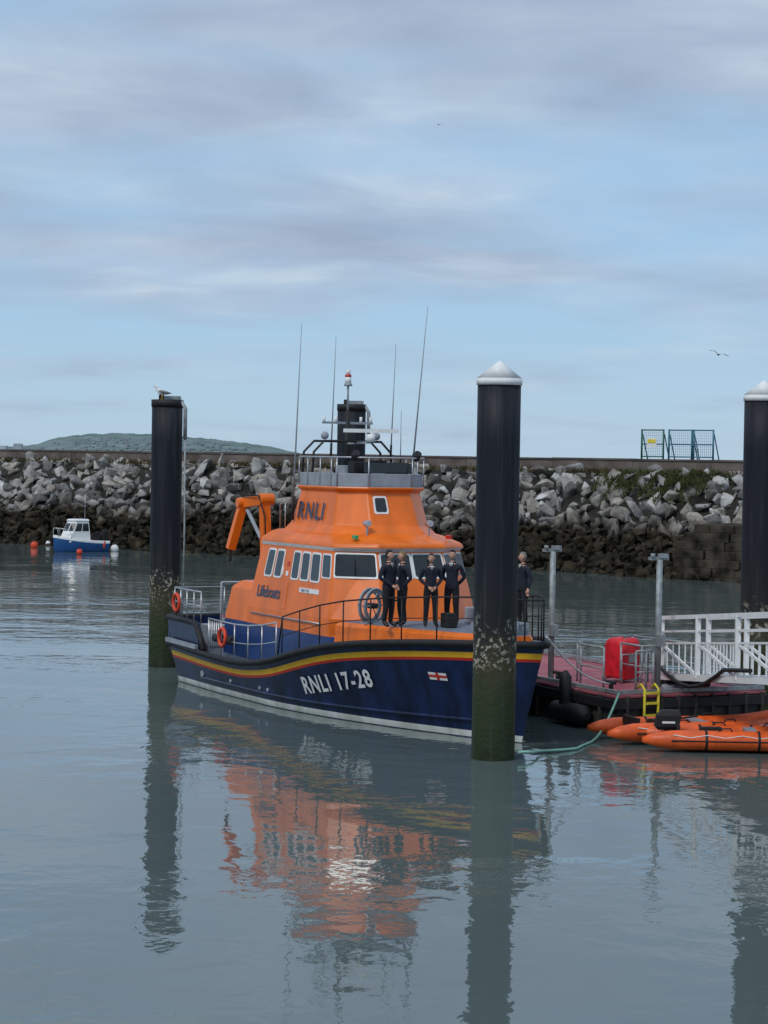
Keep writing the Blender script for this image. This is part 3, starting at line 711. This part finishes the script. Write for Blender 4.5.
# ------------------------------------------------------------------ people
def person(loc, facing, h=1.8, hair=0, arms='down', turn=0, lean=0, female_hair=False):
    J = {'pel':((0,0,.93),(.145,.115)), 'wai':((0,0,1.10),(.14,.105)), 'che':((0,.0,1.30),(.17,.125)), 'nb':((0,.01,1.47),(.085,.08)), 'nk':((0,-.005,1.56),(.055,.055))}
    bones = [('pel','wai','jack'),('wai','che','jack'),('che','nb','jack'),('nb','nk','skin')]
    for s, n in ((-1,'l'), (1,'r')):
        el = {'down':(.27*s,.05,1.15), 'front':(.27*s,.06,1.16), 'pocket':(.32*s,.09,1.17), 'back':(.28*s,.10,1.16), 'cross':(.26*s,-.03,1.17)}[arms]
        wr = {'down':(.26*s,-.03,.90), 'front':(.07*s,-.19,.97), 'pocket':(.20*s,-.06,.97), 'back':(.06*s,.17,.95), 'cross':(-.02*s,-.20,1.20+.03*s)}[arms]
        J['sh'+n] = ((.185*s,.01,1.42),(.075,.07)); J['el'+n] = (el,(.052,.052)); J['wr'+n] = (wr,(.036,.036))
        J['hp'+n] = ((.095*s,0,.87),(.10,.105)); J['kn'+n] = ((.11*s,-.02,.49),(.072,.075)); J['an'+n] = ((.12*s,.03,.11),(.055,.058)); J['to'+n] = ((.15*s,-.14,.045),(.045,.04))
        bones += [('che','sh'+n,'jack'),('sh'+n,'el'+n,'jack'),('el'+n,'wr'+n,'jack'),('pel','hp'+n,'trou'),('hp'+n,'kn'+n,'trou'),('kn'+n,'an'+n,'trou'),('an'+n,'to'+n,'shoe')]
    names = list(J); idx = {n: i for i, n in enumerate(names)}
    me = bpy.data.meshes.new('b'); me.from_pydata([J[n][0] for n in names], [(idx[a], idx[b]) for a, b, _ in bones], [])
    ob = bpy.data.objects.new('b', me); C.collection.objects.link(ob)
    sk = ob.modifiers.new('s', 'SKIN'); ss = ob.modifiers.new('u', 'SUBSURF'); ss.levels = 2; ss.render_levels = 2
    for i, n in enumerate(names):
        me.skin_vertices[0].data[i].radius = J[n][1]; me.skin_vertices[0].data[i].use_root = (n == 'pel')
    dg = C.evaluated_depsgraph_get(); em = bpy.data.meshes.new_from_object(ob.evaluated_get(dg))
    MI = {'jack':0,'trou':1,'shoe':2,'skin':3}
    mb = MB([UNI, TRO, SHOE, SKIN, HAIRS[hair], SHIRT, LIP, WHITE])
    segs = [(Vector(J[a][0]), Vector(J[b][0]), k) for a, b, k in bones]
    vs = [v.co.copy() for v in em.vertices]
    fs = []; ms = []
    for p in em.polygons:
        c = p.center; best = 9; kk = 'jack'
        for a, b, k in segs:
            t = max(0, min(1, (c-a).dot(b-a)/(b-a).length_squared)); d = (c-(a+(b-a)*t)).length
            if d < best: best = d; kk = k
        if kk == 'jack' and c.z < .93 and abs(c.x) < .17 and arms != 'down' and best > .06: kk = 'trou' if c.z < .88 else 'jack'
        fs.append(tuple(p.vertices)); ms.append(MI[kk])
    mb.add(vs, fs, ms, True)
    bpy.data.objects.remove(ob); bpy.data.meshes.remove(em); bpy.data.meshes.remove(me)
    mb.tube([(.0+.155*math.cos(a), .118*math.sin(a), .90) for a in np.linspace(0, 6.283, 20, endpoint=False)], .018, 0, 6, closed=True)
    mb.add([(-.045,-.085,1.50),(.045,-.085,1.50),(0,-.138,1.36)], [(0,1,2)], 5)
    mb.add([(-.014,-.098,1.48),(.014,-.098,1.48),(.012,-.146,1.34),(-.012,-.146,1.34)], [(0,3,2,1)], 1)
    mb.tube([(.075*math.cos(a), .01+.07*math.sin(a), 1.505) for a in np.linspace(0, 6.283, 16, endpoint=False)], .016, 0, 6, closed=True)
    for s, n in ((-1,'l'), (1,'r')):
        w = Vector(J['wr'+n][0]); e_ = Vector(J['el'+n][0])
        d = (w-e_).normalized()
        if arms == 'pocket': continue
        if arms == 'down': d = Vector((0,-.12,-1)).normalized()
        side = Vector((0,-1,0)) if arms == 'down' else Vector((0,0,1))
        side = (side-d*side.dot(d)).normalized(); nrm = d.cross(side)
        mb.tube([w-d*.03, w+d*.02, w+d*.06, w+d*.095], [.030,.034,.040,.034], 3, 8)
        for q in range(4):
            b0 = w+d*.085+side*(.027-.018*q); ln = (.07,.08,.075,.058)[q]; curl = nrm*(-s if arms == 'down' else 1)*.02
            mb.tube([b0, b0+d*ln*.5+curl*.4, b0+d*ln*.85+curl*1.3, b0+d*ln+curl*2], [.010,.0095,.0085,.006], 3, 6)
        b0 = w+d*.03+side*.03
        mb.tube([b0, b0+side*.025+d*.03, b0+side*.03+d*.06], [.013,.011,.008], 3, 6)
    H = Matrix.Rotation(turn, 3, 'Z'); hc = Vector((0,-.012,1.675))
    def hf(p, dd):
        if p.z < 0: p.x *= 1+.45*p.z/.12; p.y = p.y*(1+.12*p.z/.12)-.012*(-p.z/.12)
        if dd.y < -.5 and -.02 < p.z < .05: p.y += .006
        return H @ p
    mb.ball(hc, (.076,.094,.118), 3, 20, 14, hf)
    def hr(p, dd):
        k = 1.0
        front = dd.y < -.25
        if front and dd.z < .52: k = .80
        elif dd.z < -.35+(.0 if dd.y > .2 else .45): k = .85
        if female_hair and dd.y > -.1 and dd.z < 0: k = 1.05
        return H @ Vector((p.x*k, p.y*k, p.z*k))
    mb.ball(hc+Vector((0,.004,.010)), (.083,.101,.122), 4, 20, 14, hr)
    T = lambda x, y, z: hc+H @ Vector((x, y, z))
    mb.tube([T(0,-.088,.025), T(0,-.104,-.008), T(0,-.110,-.022), T(0,-.092,-.030)], [.006,.010,.014,.006], 3, 6)
    for s in (-1,1):
        mb.ball(T(.031*s,-.083,.012), (.012,.008,.008), 7, 8, 6); mb.ball(T(.031*s,-.090,.012), .005, 2, 6, 4)
        mb.tube([T(.016*s,-.089,.032), T(.047*s,-.079,.033)], .004, 4, 5)
        mb.ball(T(.077*s,.004,-.002), (.009,.018,.030), 3, 8, 6)
    mb.tube([T(-.022,-.083,-.055), T(0,-.090,-.054), T(.022,-.083,-.055)], .005, 6, 5)
    ob = mb.build('person')
    ob.location = loc; ob.rotation_euler = (0, 0, facing); ob.scale = (h/1.795,)*3
    return ob
fz = 2.5
person(L2W(12.75,-1.88,fz), 0.9, 1.88, 2, 'front', .2)
person(L2W(12.5,-1.38,fz), -1.2, 1.84, 3, 'pocket', -.3)
person(L2W(12.9,-.80,fz), 0.15, 1.80, 0, 'front', -.3)
person(L2W(12.75,-.14,fz), -.35, 1.88, 2, 'back', .25)
person(L2W(13.2,1.60,fz), -1.0, 1.84, 1, 'down', -.2)

# ------------------------------------------------------------------ pontoon
pon = empty('pontoon', BO, TH)
def make_pontoon():
    mb = MB([MAROON, PSIDE, BLACK, GREY])
    x0, x1, y0, y1 = -14, 15, 3.25, 7.7
    mb.box(((x0+x1)/2,(y0+y1)/2,.86),(x1-x0,y1-y0,.08),0)
    mb.build('deck', pon, bevel=.02)
    mb = MB([MAROON, PSIDE, BLACK, GREY])
    mb.box(((x0+x1)/2,(y0+y1)/2,.30),(x1-x0-.1,y1-y0-.1,1.02),1)
    mb.box(((x0+x1)/2,y0+.0,.68),(x1-x0,.14,.24),2); mb.box((x1,(y0+y1)/2,.68),(.14,y1-y0+.14,.24),2)
    mb.box((x1+.02,(y0+y1)/2,.28),(.08,y1-y0,.1),1)
    for i in range(9): mb.box((x1+.03, y0+.3+i*.5, .45),(.1,.07,.85),1)
    for i in range(28): mb.box((x0+.5+i*1.03, y0-.02,.45),(.07,.1,.85),1)
    mb.build('float', pon, bevel=.015)
    mb = MB([GALV, BLACK])
    def kerb(a, b): mb.beam(a, b, .09, .09, 0)
    kerb((x0,y0+.12,.97),(x1-.1,y0+.12,.97)); kerb((x1-.12,y0+.12,.97),(x1-.12,y1,.97)); kerb((x0,y1-.1,.97),(x1-.2,y1-.1,.97))
    for x in (14.2, 11.6, 8.8, 5, 1):
        mb.tube([(x,y0+.35,.9),(x,y0+.35,1.15)], .06, 1, 10); mb.tube([(x-.2,y0+.35,1.15),(x+.2,y0+.35,1.15)], .045, 1, 8)
    mb.build('cleats', pon)
    mb = MB([GALV])
    def rail(P, h=1.05):
        top = [(p[0],p[1],.9+h) for p in P]; mb.tube(top, .028, 0, 8); mb.tube([(p[0],p[1],.9+h*.5) for p in P], .022, 0, 6)
        for p in P: mb.tube([(p[0],p[1],.9),(p[0],p[1],.9+h)], .028, 0, 8)
    rail([(13.6,3.75),(12.4,3.8),(11.4,4.3)]); rail([(14.7,4.0),(14.7,4.3),(14.7,4.5)]); rail([(12.4,5.0),(13.4,5.0),(13.4,5.7)]); rail([(10.3,6.7),(11.8,6.7),(13.2,6.9)]); 
    mb.build('railing', pon)
    mb = MB([BLACK])
    mb.tube([(14.1,3.0,.30),(13.9,3.0,.32),(12.6,3.0,.32),(12.4,3.0,.30)], [.08,.25,.25,.08], 0, 16)
    mb.tube([(11.2,3.0,.30),(11.0,3.0,.32),(9.8,3.0,.32),(9.6,3.0,.30)], [.08,.25,.25,.08], 0, 16)
    mb.build('fender', pon)
    mb = MB([YEL2])
    for y in (4.0,4.4): mb.tube([(15.12,y,-.6),(15.12,y,1.05),(14.95,y,1.15),(14.8,y,1.05)], .035, 0, 8)
    for z in (-.2,.1,.4,.7,.95): mb.box((15.12,4.2,z),(.07,.4,.06),0)
    mb.build('ladder', pon)
    mb = MB([BLACK, PLASTRED, GREY])
    mb.tube([(x, y, .93+.02*k) for k in range(3) for x, y in [(13.9+.25*math.cos(a), 5.6+.25*math.sin(a)) for a in np.linspace(0, 6.2, 14)]], .03, 2, 6)
    mb.build('rope_coil', pon)
make_pontoon()

def lamp_post(x, y, zt):
    p = L2W(x, y, .9); e = empty('service_post', p, TH)
    mb = MB([GALV, BLACK])
    h = zt-.9
    mb.tube([(0,0,0),(0,0,h)], .08, 0, 12); mb.box((0,0,.02),(.36,.36,.04),0)
    mb.beam((-.05,-.26,h+.03),(-.05,.26,h+.03), .14, .08, 0); mb.tube([(0,-.2,h+.05),(0,-.2,h+.16)], .06, 0, 8); mb.box((0,.1,h+.1),(.2,.2,.1),0)
    mb.box((.1,0,1.3),(.16,.2,.3),0)
    mb.build('post', e)
lamp_post(10.9,3.8,4.25); lamp_post(14.6,4.7,4.2)

def covered_raft():
    e = empty('red_equipment_locker', L2W(11.9,5.35,.9), TH+.25)
    mb = MB([PLASTRED, GALV])
    P = []
    for z, s in ((.10,.92),(.14,.98),(.6,1.0),(.95,.99),(1.06,.93),(1.12,.75),(1.14,.3)):
        P.append([(s*.38*math.copysign(abs(math.cos(a))**.38, math.cos(a)), s*.36*math.copysign(abs(math.sin(a))**.38, math.sin(a)), z+.03*math.sin(3*a)) for a in np.linspace(0, 2*math.pi, 28, endpoint=False)])
    mb.loft(P, 0, smooth=True); mb.box((.385,0,.62),(.02,.3,.2),1); mb.build('cover', e)
    mb = MB([GALV])
    for x in (-.3,.3):
        for y in (-.3,.3): mb.tube([(x,y,0),(x,y,.15)], .025, 0, 6)
        mb.tube([(x,-.42,.10),(x,.42,.10)], .03, 0, 6)
    mb.tube([(.46,-.5,0),(.46,-.5,.75),(.46,.5,.75),(.46,.5,0)], .025, 0, 6)
    mb.build('stand', e)
covered_raft()

# ------------------------------------------------------------------ gangway
def gangway():
    A = Vector((7.15,58.7,1.15)); D = Vector((1.45,-7.4,.62)); d = D.normalized(); e = empty('gangway')
    hv = Vector((d.x,d.y,0)).normalized(); sd = Vector((-hv.y, hv.x, 0)); Ln = 17
    if sd.x < 0: sd = -sd
    up = Vector((0,0,1)); mb = MB([WHITE, GREY])
    for k in (0, 1.25):
        o = A+sd*k
        mb.beam(o, o+d*Ln, .09, .16, 0); mb.beam(o+up*1.5, o+d*Ln+up*1.5, .10, .10, 0); mb.beam(o+up*.85, o+d*Ln+up*.85, .05, .05, 0); mb.beam(o+up*1.15, o+d*Ln+up*1.15, .05, .05, 0)
        n = 6; st = Ln/n
        for i in range(n+1):
            mb.beam(o+d*st*i, o+d*st*i+up*1.5, .12, .14, 0)
            if i < n:
                mb.beam(o+d*(st*i+.06)+up*.82, o+d*(st*(i+1)-.06)+up*.06, .045, .07, 0)
                for j in range(1, 6): mb.beam(o+d*(st*(i+j/6))+up*.1, o+d*(st*(i+j/6))+up*.82, .03, .07, 0)
    mb.build('truss', e)
    mb = MB([WHITE, GREY, BLACK])
    mb.beam(A+sd*.625+up*.02, A+sd*.625+d*Ln+up*.02, 1.15, .06, 1)
    for i in range(16): q = A+d*(i*1.05+.3)-up*.06; mb.beam(q, q+sd*1.25, .08, .08, 1)
    q = A-Vector((0,0,.12)); mb.tube([q-sd*.05, q+sd*1.3], .13, 2, 10)
    mb.beam(A-hv*.9-up*.21+sd*.6, A+hv*.1+sd*.6-up*.02, 1.1, .04, 1)
    mb.build('walkway', e)
    mb = MB([BLACK])
    mb.tube([A+Vector((-.05,-.2,.25))+hv*i*.6+up*(.05*i-.45*math.sin(min(i,8)/8*3.1)) for i in range(12)], .05, 0, 8)
    mb.build('hose', e)
gangway()

# ------------------------------------------------------------------ inflatable boats (stern cones towards the lifeboat)
def rib(x, y, rz, Ln=4.6, motor=True, tilt=0):
    e = empty('inflatable_boat', (x, y, 0), rz); e.rotation_euler = (tilt, 0, rz)
    h = Ln/2; w = .62; r = .225
    P = [(-h-.75,-w,.27),(-h-.45,-w,.28),(-h-.1,-w,.28)]
    for t in np.linspace(0, 1, 7): P.append((-h+.3+t*(Ln*.55), -w, .28))
    for a in np.linspace(0, math.pi/2, 9)[1:]:
        P.append((h*.28+(h*.72)*math.sin(a), -w*math.cos(a)**.9 if a < 1.57 else 0, .28+.26*math.sin(a)**2))
    P2 = P[:-1]+[(h,0,.54)]+[(p[0],-p[1],p[2]) for p in reversed(P[:-1])]
    n = len(P2); R = [r]*n; R[0] = R[-1] = .06; R[1] = R[-2] = .16; R[2] = R[-3] = .215
    mb = MB([RIBO, BLACK, GREY, WHITE]); mb.tube(P2, R, 0, 20); mb.build('tubes', e)
    mb = MB([RIBO, BLACK, GREY, WHITE])
    out = []
    for i, p in enumerate(P2[2:-2]):
        q = Vector(p); T = (Vector(P2[min(i+3, n-1)])-Vector(P2[i+1])).normalized(); nn = Vector((T.y, -T.x, 0)).normalized(); out.append(q+nn*(r-.012))
    mb.tube(out, .022, 1, 6)
    line = [q*.985+Vector((0,0,.14-.06*(i % 2))) for i, q in enumerate(out)]; mb.tube(line, .012, 3, 5)
    for x_ in (-1.5,-.3):
        for s in (-1,1):
            mb.tube([(x_-.03, s*w, .28),(x_+.03, s*w, .28)], r+.005, 1, 20, caps=False)
            mb.tube([(x_+.3,s*w-.05,.49),(x_+.34,s*w-.05,.56),(x_+.56,s*w-.05,.56),(x_+.6,s*w-.05,.49)], .018, 1, 6)
    mb.build('strakes', e)
    mb = MB([GREY, BLACK, RIBO])
    mb.box((-.3,0,.16),(Ln-1.2,.85,.08),0); mb.box((-h+.1,0,.36),(.07,.9,.46),1); mb.box((-.4,0,.46),(.25,.85,.05),0); mb.box((-1.3,.1,.36),(.5,.35,.28),1); mb.box((-.9,-.2,.34),(.3,.25,.24),2)
    mb.build('floor', e)
    if motor:
        mb = MB([BLACK, GREY, WHITE])
        mb.loft([[(-h-.10+dx*s+(z-.6)*.2, dy*s, z) for dx, dy in ((-.30,-.17),(.26,-.15),(.26,.15),(-.30,.17))] for z, s in ((.44,.7),(.52,1),(.78,1),(.90,.7))], 0)
        mb.box((-h-.10,-.165,.62),(.30,.02,.05),2)
        mb.box((-h-.10,0,.2),(.13,.1,.8),0); mb.tube([(-h,0,.68),(-h+.6,.08,.76)], .025, 0, 6)
        mb.build('outboard_motor', e, bevel=.03)
rib(8.95, 53.05, math.radians(-1), 4.4, True)
rib(7.95, 55.0, math.radians(17), 4.4, False)

mb = MB([ROPE])
pts = []
A1 = L2W(14.9,3.4,.95); B1 = Vector((4.6,52.9,.03)); C1 = Vector((3.0,50.6,.12))
for t in np.linspace(0,1,8): q = A1.lerp(B1, t); q.z -= .35*math.sin(t*math.pi); q.z = max(q.z,.03); pts.append(q)
for t in np.linspace(0,1,8)[1:]: q = B1.lerp(C1, t); q.x += .15*math.sin(t*9); q.z = .03+.15*t*t; pts.append(q)
mb.tube(pts, .03, 0, 6); mb.build('mooring_rope')
mb = MB([WHITE]); A1 = L2W(14.2,3.6,1.1); B1 = L2W(16.3,.5,2.5)
mb.tube([A1.lerp(B1,t)-Vector((0,0,.25*math.sin(t*math.pi))) for t in np.linspace(0,1,9)], .022, 0, 6); mb.build('mooring_rope')

# ------------------------------------------------------------------ small motor boat
def small_boat():
    e = empty('small_motor_boat', (-20.6, 155.0, 0), math.radians(220)); e.scale = (.80, .95, 1.18)
    Ln = 4.9; mb = MB([SMALLBLUE, WHITE, GREY])
    st = np.linspace(0, 1, 16); G = []
    for t in st:
        b = .95*(1-max(0,(t-.45)/.55)**2.3); sh = .62+.35*t**2; x = -Ln/2+t*Ln
        G.append([(x-.35*t,0,-.25),(x-.25*t,b*.8,-.02),(x-.1*t,b*.93,.12),(x,b,sh-.16),(x,b*1.02,sh),(x,b*.88,sh),(x,b*.84,sh-.12)])
    for s in (-1,1):
        vs = [(p[0],p[1]*s,p[2]) for g in G for p in g]; n = 7; fs = []; ms = []
        for i in range(15):
            for j in range(6): fs.append((i*n+j,(i+1)*n+j,(i+1)*n+j+1,i*n+j+1)); ms.append([0,0,0,1,1,1][j])
        mb.add(vs, fs, ms, True)
    g = G[0]; mb.add([(p[0],-p[1],p[2]) for p in g]+[(p[0],p[1],p[2]) for p in reversed(g)], [tuple(range(14))], 0)
    vs = []
    for g in G: vs += [(g[6][0],-g[6][1],g[6][2]),(g[6][0],g[6][1],g[6][2])]
    mb.add(vs, [(2*i,2*i+2,2*i+3,2*i+1) for i in range(15)], 1)
    mb.build('hull', e)
    mb = MB([WHITE, GLASS, STEEL, BLACK, BUOYR])
    o = lambda xa, xf, hw, z: [(xa,-hw,z),(xf-.3,-hw,z),(xf,-hw*.5,z),(xf,hw*.5,z),(xf-.3,hw,z),(xa,hw,z)]
    mb.loft([o(-.7,1.6,.72,.55), o(-.7,1.35,.66,1.0), o(-.6,.85,.58,1.72), o(-.65,.95,.62,1.78), o(-.6,.8,.5,1.86)], 0)
    lo = o(-.7,1.35,.66,1.0); hi = o(-.6,.85,.58,1.72)
    for k in range(5):
        cor = [lo[k],lo[k+1],hi[k+1],hi[k]]
        for u0, u1 in ([(.08,.48),(.54,.94)] if k in (0,4) else [(.08,.92)]): mb.panel(cor, u0, u1, .25, .85, .015, 1, .04)
    mb.panel([lo[5],lo[0],hi[0],hi[5]], .1,.9,.1,.9,.015,1,.04)
    for s in (-1,1):
        mb.tube([(1.2,.75*s,.8),(1.3,.7*s,1.25),(2.2,.3*s,1.35)], .025, 2, 6); mb.tube([(2.2,.3*s,.85),(2.2,.3*s,1.35)], .02, 2, 6)
    mb.tube([(2.2,-.3,1.35),(2.35,0,1.35),(2.2,.3,1.35)], .025, 2, 6)
    mb.tube([(-.5,.2,1.8),(-.5,.2,3.2)], .02, 2, 6)
    mb.loft([[(-2.65+dx*s,dy*s,z) for dx,dy in ((-.22,-.17),(.2,-.15),(.2,.15),(-.22,.17))] for z,s in ((.65,.8),(.8,1),(1.15,1),(1.25,.7))],3)
    mb.box((-2.55,0,.4),(.16,.12,.7),3); mb.box((-1.6,.3,.85),(.5,.4,.5),3); mb.tube([(-1.9,.90,.6),(-1.9,.92,.2)], .1, 4, 8); mb.box((-2.0,-.3,.8),(.4,.4,.4),4)
    mb.build('wheelhouse', e)
small_boat()
for x, y, m, r in ((-24.3,160,BUOYR,.27),(-23.9,164,WHITE,.2),(-18.3,156.5,WHITE,.28),(-21.6,168,BUOYR,.22),(-19.9,150.5,BUOYR,.2)):
    mb = MB([m, BLACK]); mb.ball((0,0,.16), (r,r,r*1.05), 0); mb.tube([(0,0,.16+r),(0,0,.26+r)], .05, 1, 6); mb.tube([(-.06,0,.3+r),(0,0,.36+r),(.06,0,.3+r)], .015, 1, 5)
    o = mb.build('mooring_buoy'); o.location = (x, y, 0)

# ------------------------------------------------------------------ gulls
GW = nmat('gull_white', (.72,.72,.70), .8); GG = nmat('gull_grey', (.20,.21,.23), .8); GY = nmat('gull_beak', (.7,.45,.05), .5)
def gull_stand(loc, rz):
    mb = MB([GW, GG, GY, BLACK])
    body = [(-.24,0,.17),(-.15,0,.19),(-.02,0,.21),(.09,0,.24),(.15,0,.30),(.17,0,.36),(.20,0,.40),(.245,0,.395)]
    mb.tube(body, [.012,.05,.085,.075,.048,.042,.045,.018], 0, 12)
    mb.tube([(.24,0,.395),(.27,0,.39),(.30,0,.375)], [.015,.012,.004], 2, 6)
    for s in (-1,1):
        mb.tube([(.08,.05*s,.25),(-.03,.072*s,.235),(-.16,.05*s,.205),(-.31,.02*s,.18)], [.03,.05,.035,.006], 1, 8)
        mb.tube([(-.01,.03*s,.15),(.0,.03*s,.07),(-.01,.03*s,0)], [.014,.007,.007], 2, 5); mb.box((.02,.03*s,.005),(.06,.04,.008),2); mb.ball((.215,.036*s,.408),.007,3,6,4)
    o = mb.build('gull'); o.location = loc; o.rotation_euler = (0,0,rz)
gull_stand((-6.95,71.5,8.33), 2.9)
def gull_fly(loc, rz, bank, sc=1, d=0):
    mb = MB([GW, GG, GY, BLACK])
    a_ = 1 if d else 0
    mb.tube([(-.24,0,0),(-.12,0,.01),(.02,0,0),(.14,0,.01),(.2,0,.02),(.26,0,.01),(.31,0,0)], [.02,.05,.075,.05,.042,.02,.004], a_, 10)
    mb.add([(-.2,-.03,0),(-.2,.03,0),(-.36,.09,0),(-.36,-.09,0)], [(0,1,2,3)], a_)
    for s in (-1,1):
        a = [(.10,.05*s,.03),(.13,.3*s,.17),(.02,.62*s,.12),(-.08,.72*s,.09)]; b = [(-.08,.05*s,.03),(-.06,.3*s,.15),(-.08,.55*s,.11),(-.08,.72*s,.09)]
        for k in range(3):
            mb.add([a[k],a[k+1],b[k+1],b[k]], [(0,1,2,3)], 1 if k < 2 else 3)
            mb.add([tuple(Vector(q)-Vector((0,0,.012))) for q in (a[k],a[k+1],b[k+1],b[k])], [(3,2,1,0)], a_ if k < 2 else 3)
    o = mb.build('gull'); o.location = loc; o.rotation_euler = (bank,0,rz); o.scale = (sc,)*3
gull_fly((14.4,100,11.35), 1.2, .3, .68, 1)
gull_fly((2.9,140,26.9), 1.4, .3, .5, 1)

# ------------------------------------------------------------------ sky, sun
w = bpy.data.worlds.new('World'); scene.world = w; w.use_nodes = True; nt = w.node_tree; nt.nodes.clear()
out = nt.nodes.new('ShaderNodeOutputWorld')
sky = nt.nodes.new('ShaderNodeTexSky'); sky.sky_type = 'NISHITA'; sky.sun_disc = False
SE, SA = math.radians(48), math.radians(215)
sky.sun_elevation = SE; sky.sun_rotation = SA; sky.air_density = 1.0; sky.dust_density = .6; sky.ozone_density = 2.0
bg1 = nt.nodes.new('ShaderNodeBackground'); bg1.inputs['Strength'].default_value = .1; nt.links.new(sky.outputs[0], bg1.inputs['Color'])
tc = nt.nodes.new('ShaderNodeTexCoord'); sp = nt.nodes.new('ShaderNodeSeparateXYZ'); nt.links.new(tc.outputs['Generated'], sp.inputs[0])
def M(op, a, b=None, c=None):
    n = nt.nodes.new('ShaderNodeMath'); n.operation = op
    for i, v in enumerate((a, b, c)):
        if v is None: continue
        if isinstance(v, (int, float)): n.inputs[i].default_value = v
        else: nt.links.new(v, n.inputs[i])
    return n.outputs[0]
zz = M('ADD', M('MAXIMUM', sp.outputs['Z'], 0), .12)
cb = nt.nodes.new('ShaderNodeCombineXYZ'); nt.links.new(M('DIVIDE', sp.outputs['X'], zz), cb.inputs[0]); nt.links.new(M('DIVIDE', sp.outputs['Y'], zz), cb.inputs[1])
def NZ(scale, det, off, dist=0):
    mp = nt.nodes.new('ShaderNodeMapping'); mp.inputs['Location'].default_value = off; nt.links.new(cb.outputs[0], mp.inputs['Vector'])
    n = nt.nodes.new('ShaderNodeTexNoise'); n.inputs['Scale'].default_value = scale; n.inputs['Detail'].default_value = det; n.inputs['Distortion'].default_value = dist
    nt.links.new(mp.outputs[0], n.inputs['Vector']); return n.outputs['Fac']
n1 = NZ(1.15, 7, (3.3,1.7,0), .2); n2 = NZ(2.4, 10, (9,4,2), .3)
def RMP(v, els):
    r = nt.nodes.new('ShaderNodeValToRGB'); nt.links.new(v, r.inputs['Fac']); cr = r.color_ramp
    cr.elements[0].position = els[0][0]; cr.elements[0].color = (*els[0][1],1); cr.elements[1].position = els[-1][0]; cr.elements[1].color = (*els[-1][1],1)
    for p, c in els[1:-1]: x = cr.elements.new(p); x.color = (*c,1)
    return r.outputs['Color']
ccol = RMP(n2, [(.30,(.335,.42,.555)),(.46,(.395,.49,.63)),(.58,(.465,.565,.695)),(.74,(.60,.69,.78))])
clr = RMP(sp.outputs['Z'], [(0,(.45,.62,.77)),(.04,(.39,.59,.79)),(.09,(.35,.57,.82)),(.15,(.36,.58,.83)),(.35,(.36,.52,.74)),(1,(.30,.42,.60))])
bgc = nt.nodes.new('ShaderNodeBackground'); nt.links.new(ccol, bgc.inputs['Color'])
bgb = nt.nodes.new('ShaderNodeBackground'); nt.links.new(clr, bgb.inputs['Color'])
mxa = nt.nodes.new('ShaderNodeMixShader'); mxa.inputs[0].default_value = .88
nt.links.new(bg1.outputs[0], mxa.inputs[1]); nt.links.new(bgb.outputs[0], mxa.inputs[2])
cov = M('ADD', n1, RMP(sp.outputs['Z'], [(0,(0,0,0)),(.03,(.0,.0,.0)),(.08,(.12,.12,.12)),(.16,(.24,.24,.24)),(.3,(.28,.28,.28))]))
mask = RMP(cov, [(.48,(0,0,0)),(.76,(.95,.95,.95))])
mxb = nt.nodes.new('ShaderNodeMixShader'); nt.links.new(mask, mxb.inputs[0]); nt.links.new(mxa.outputs[0], mxb.inputs[1]); nt.links.new(bgc.outputs[0], mxb.inputs[2])
nt.links.new(mxb.outputs[0], out.inputs[0])

sl = bpy.data.lights.new('sun', 'SUN'); sl.energy = 1.45; sl.angle = math.radians(14); sl.color = (1, .97, .92)
so = bpy.data.objects.new('sun', sl); C.collection.objects.link(so)
dv = Vector((math.sin(SA)*math.cos(SE), math.cos(SA)*math.cos(SE), math.sin(SE)))
so.rotation_euler = dv.to_track_quat('Z', 'Y').to_euler(); so.location = (0,0,60)

# ------------------------------------------------------------------ camera
cd = bpy.data.cameras.new('camera'); cam = bpy.data.objects.new('camera', cd); C.collection.objects.link(cam)
cd.sensor_fit = 'HORIZONTAL'; cd.sensor_width = 36; cd.lens = 2300/768*36; cd.clip_end = 30000; cd.clip_start = .5
fwd = Vector((0, math.cos(math.radians(1.33)), -math.sin(math.radians(1.33))))
q = (-fwd).to_track_quat('Z', 'Y').to_matrix()
R = q @ Matrix.Rotation(0.0165, 3, 'Z')
cam.matrix_world = Matrix.Translation((0,0,6.6)) @ R.to_4x4()
scene.camera = cam
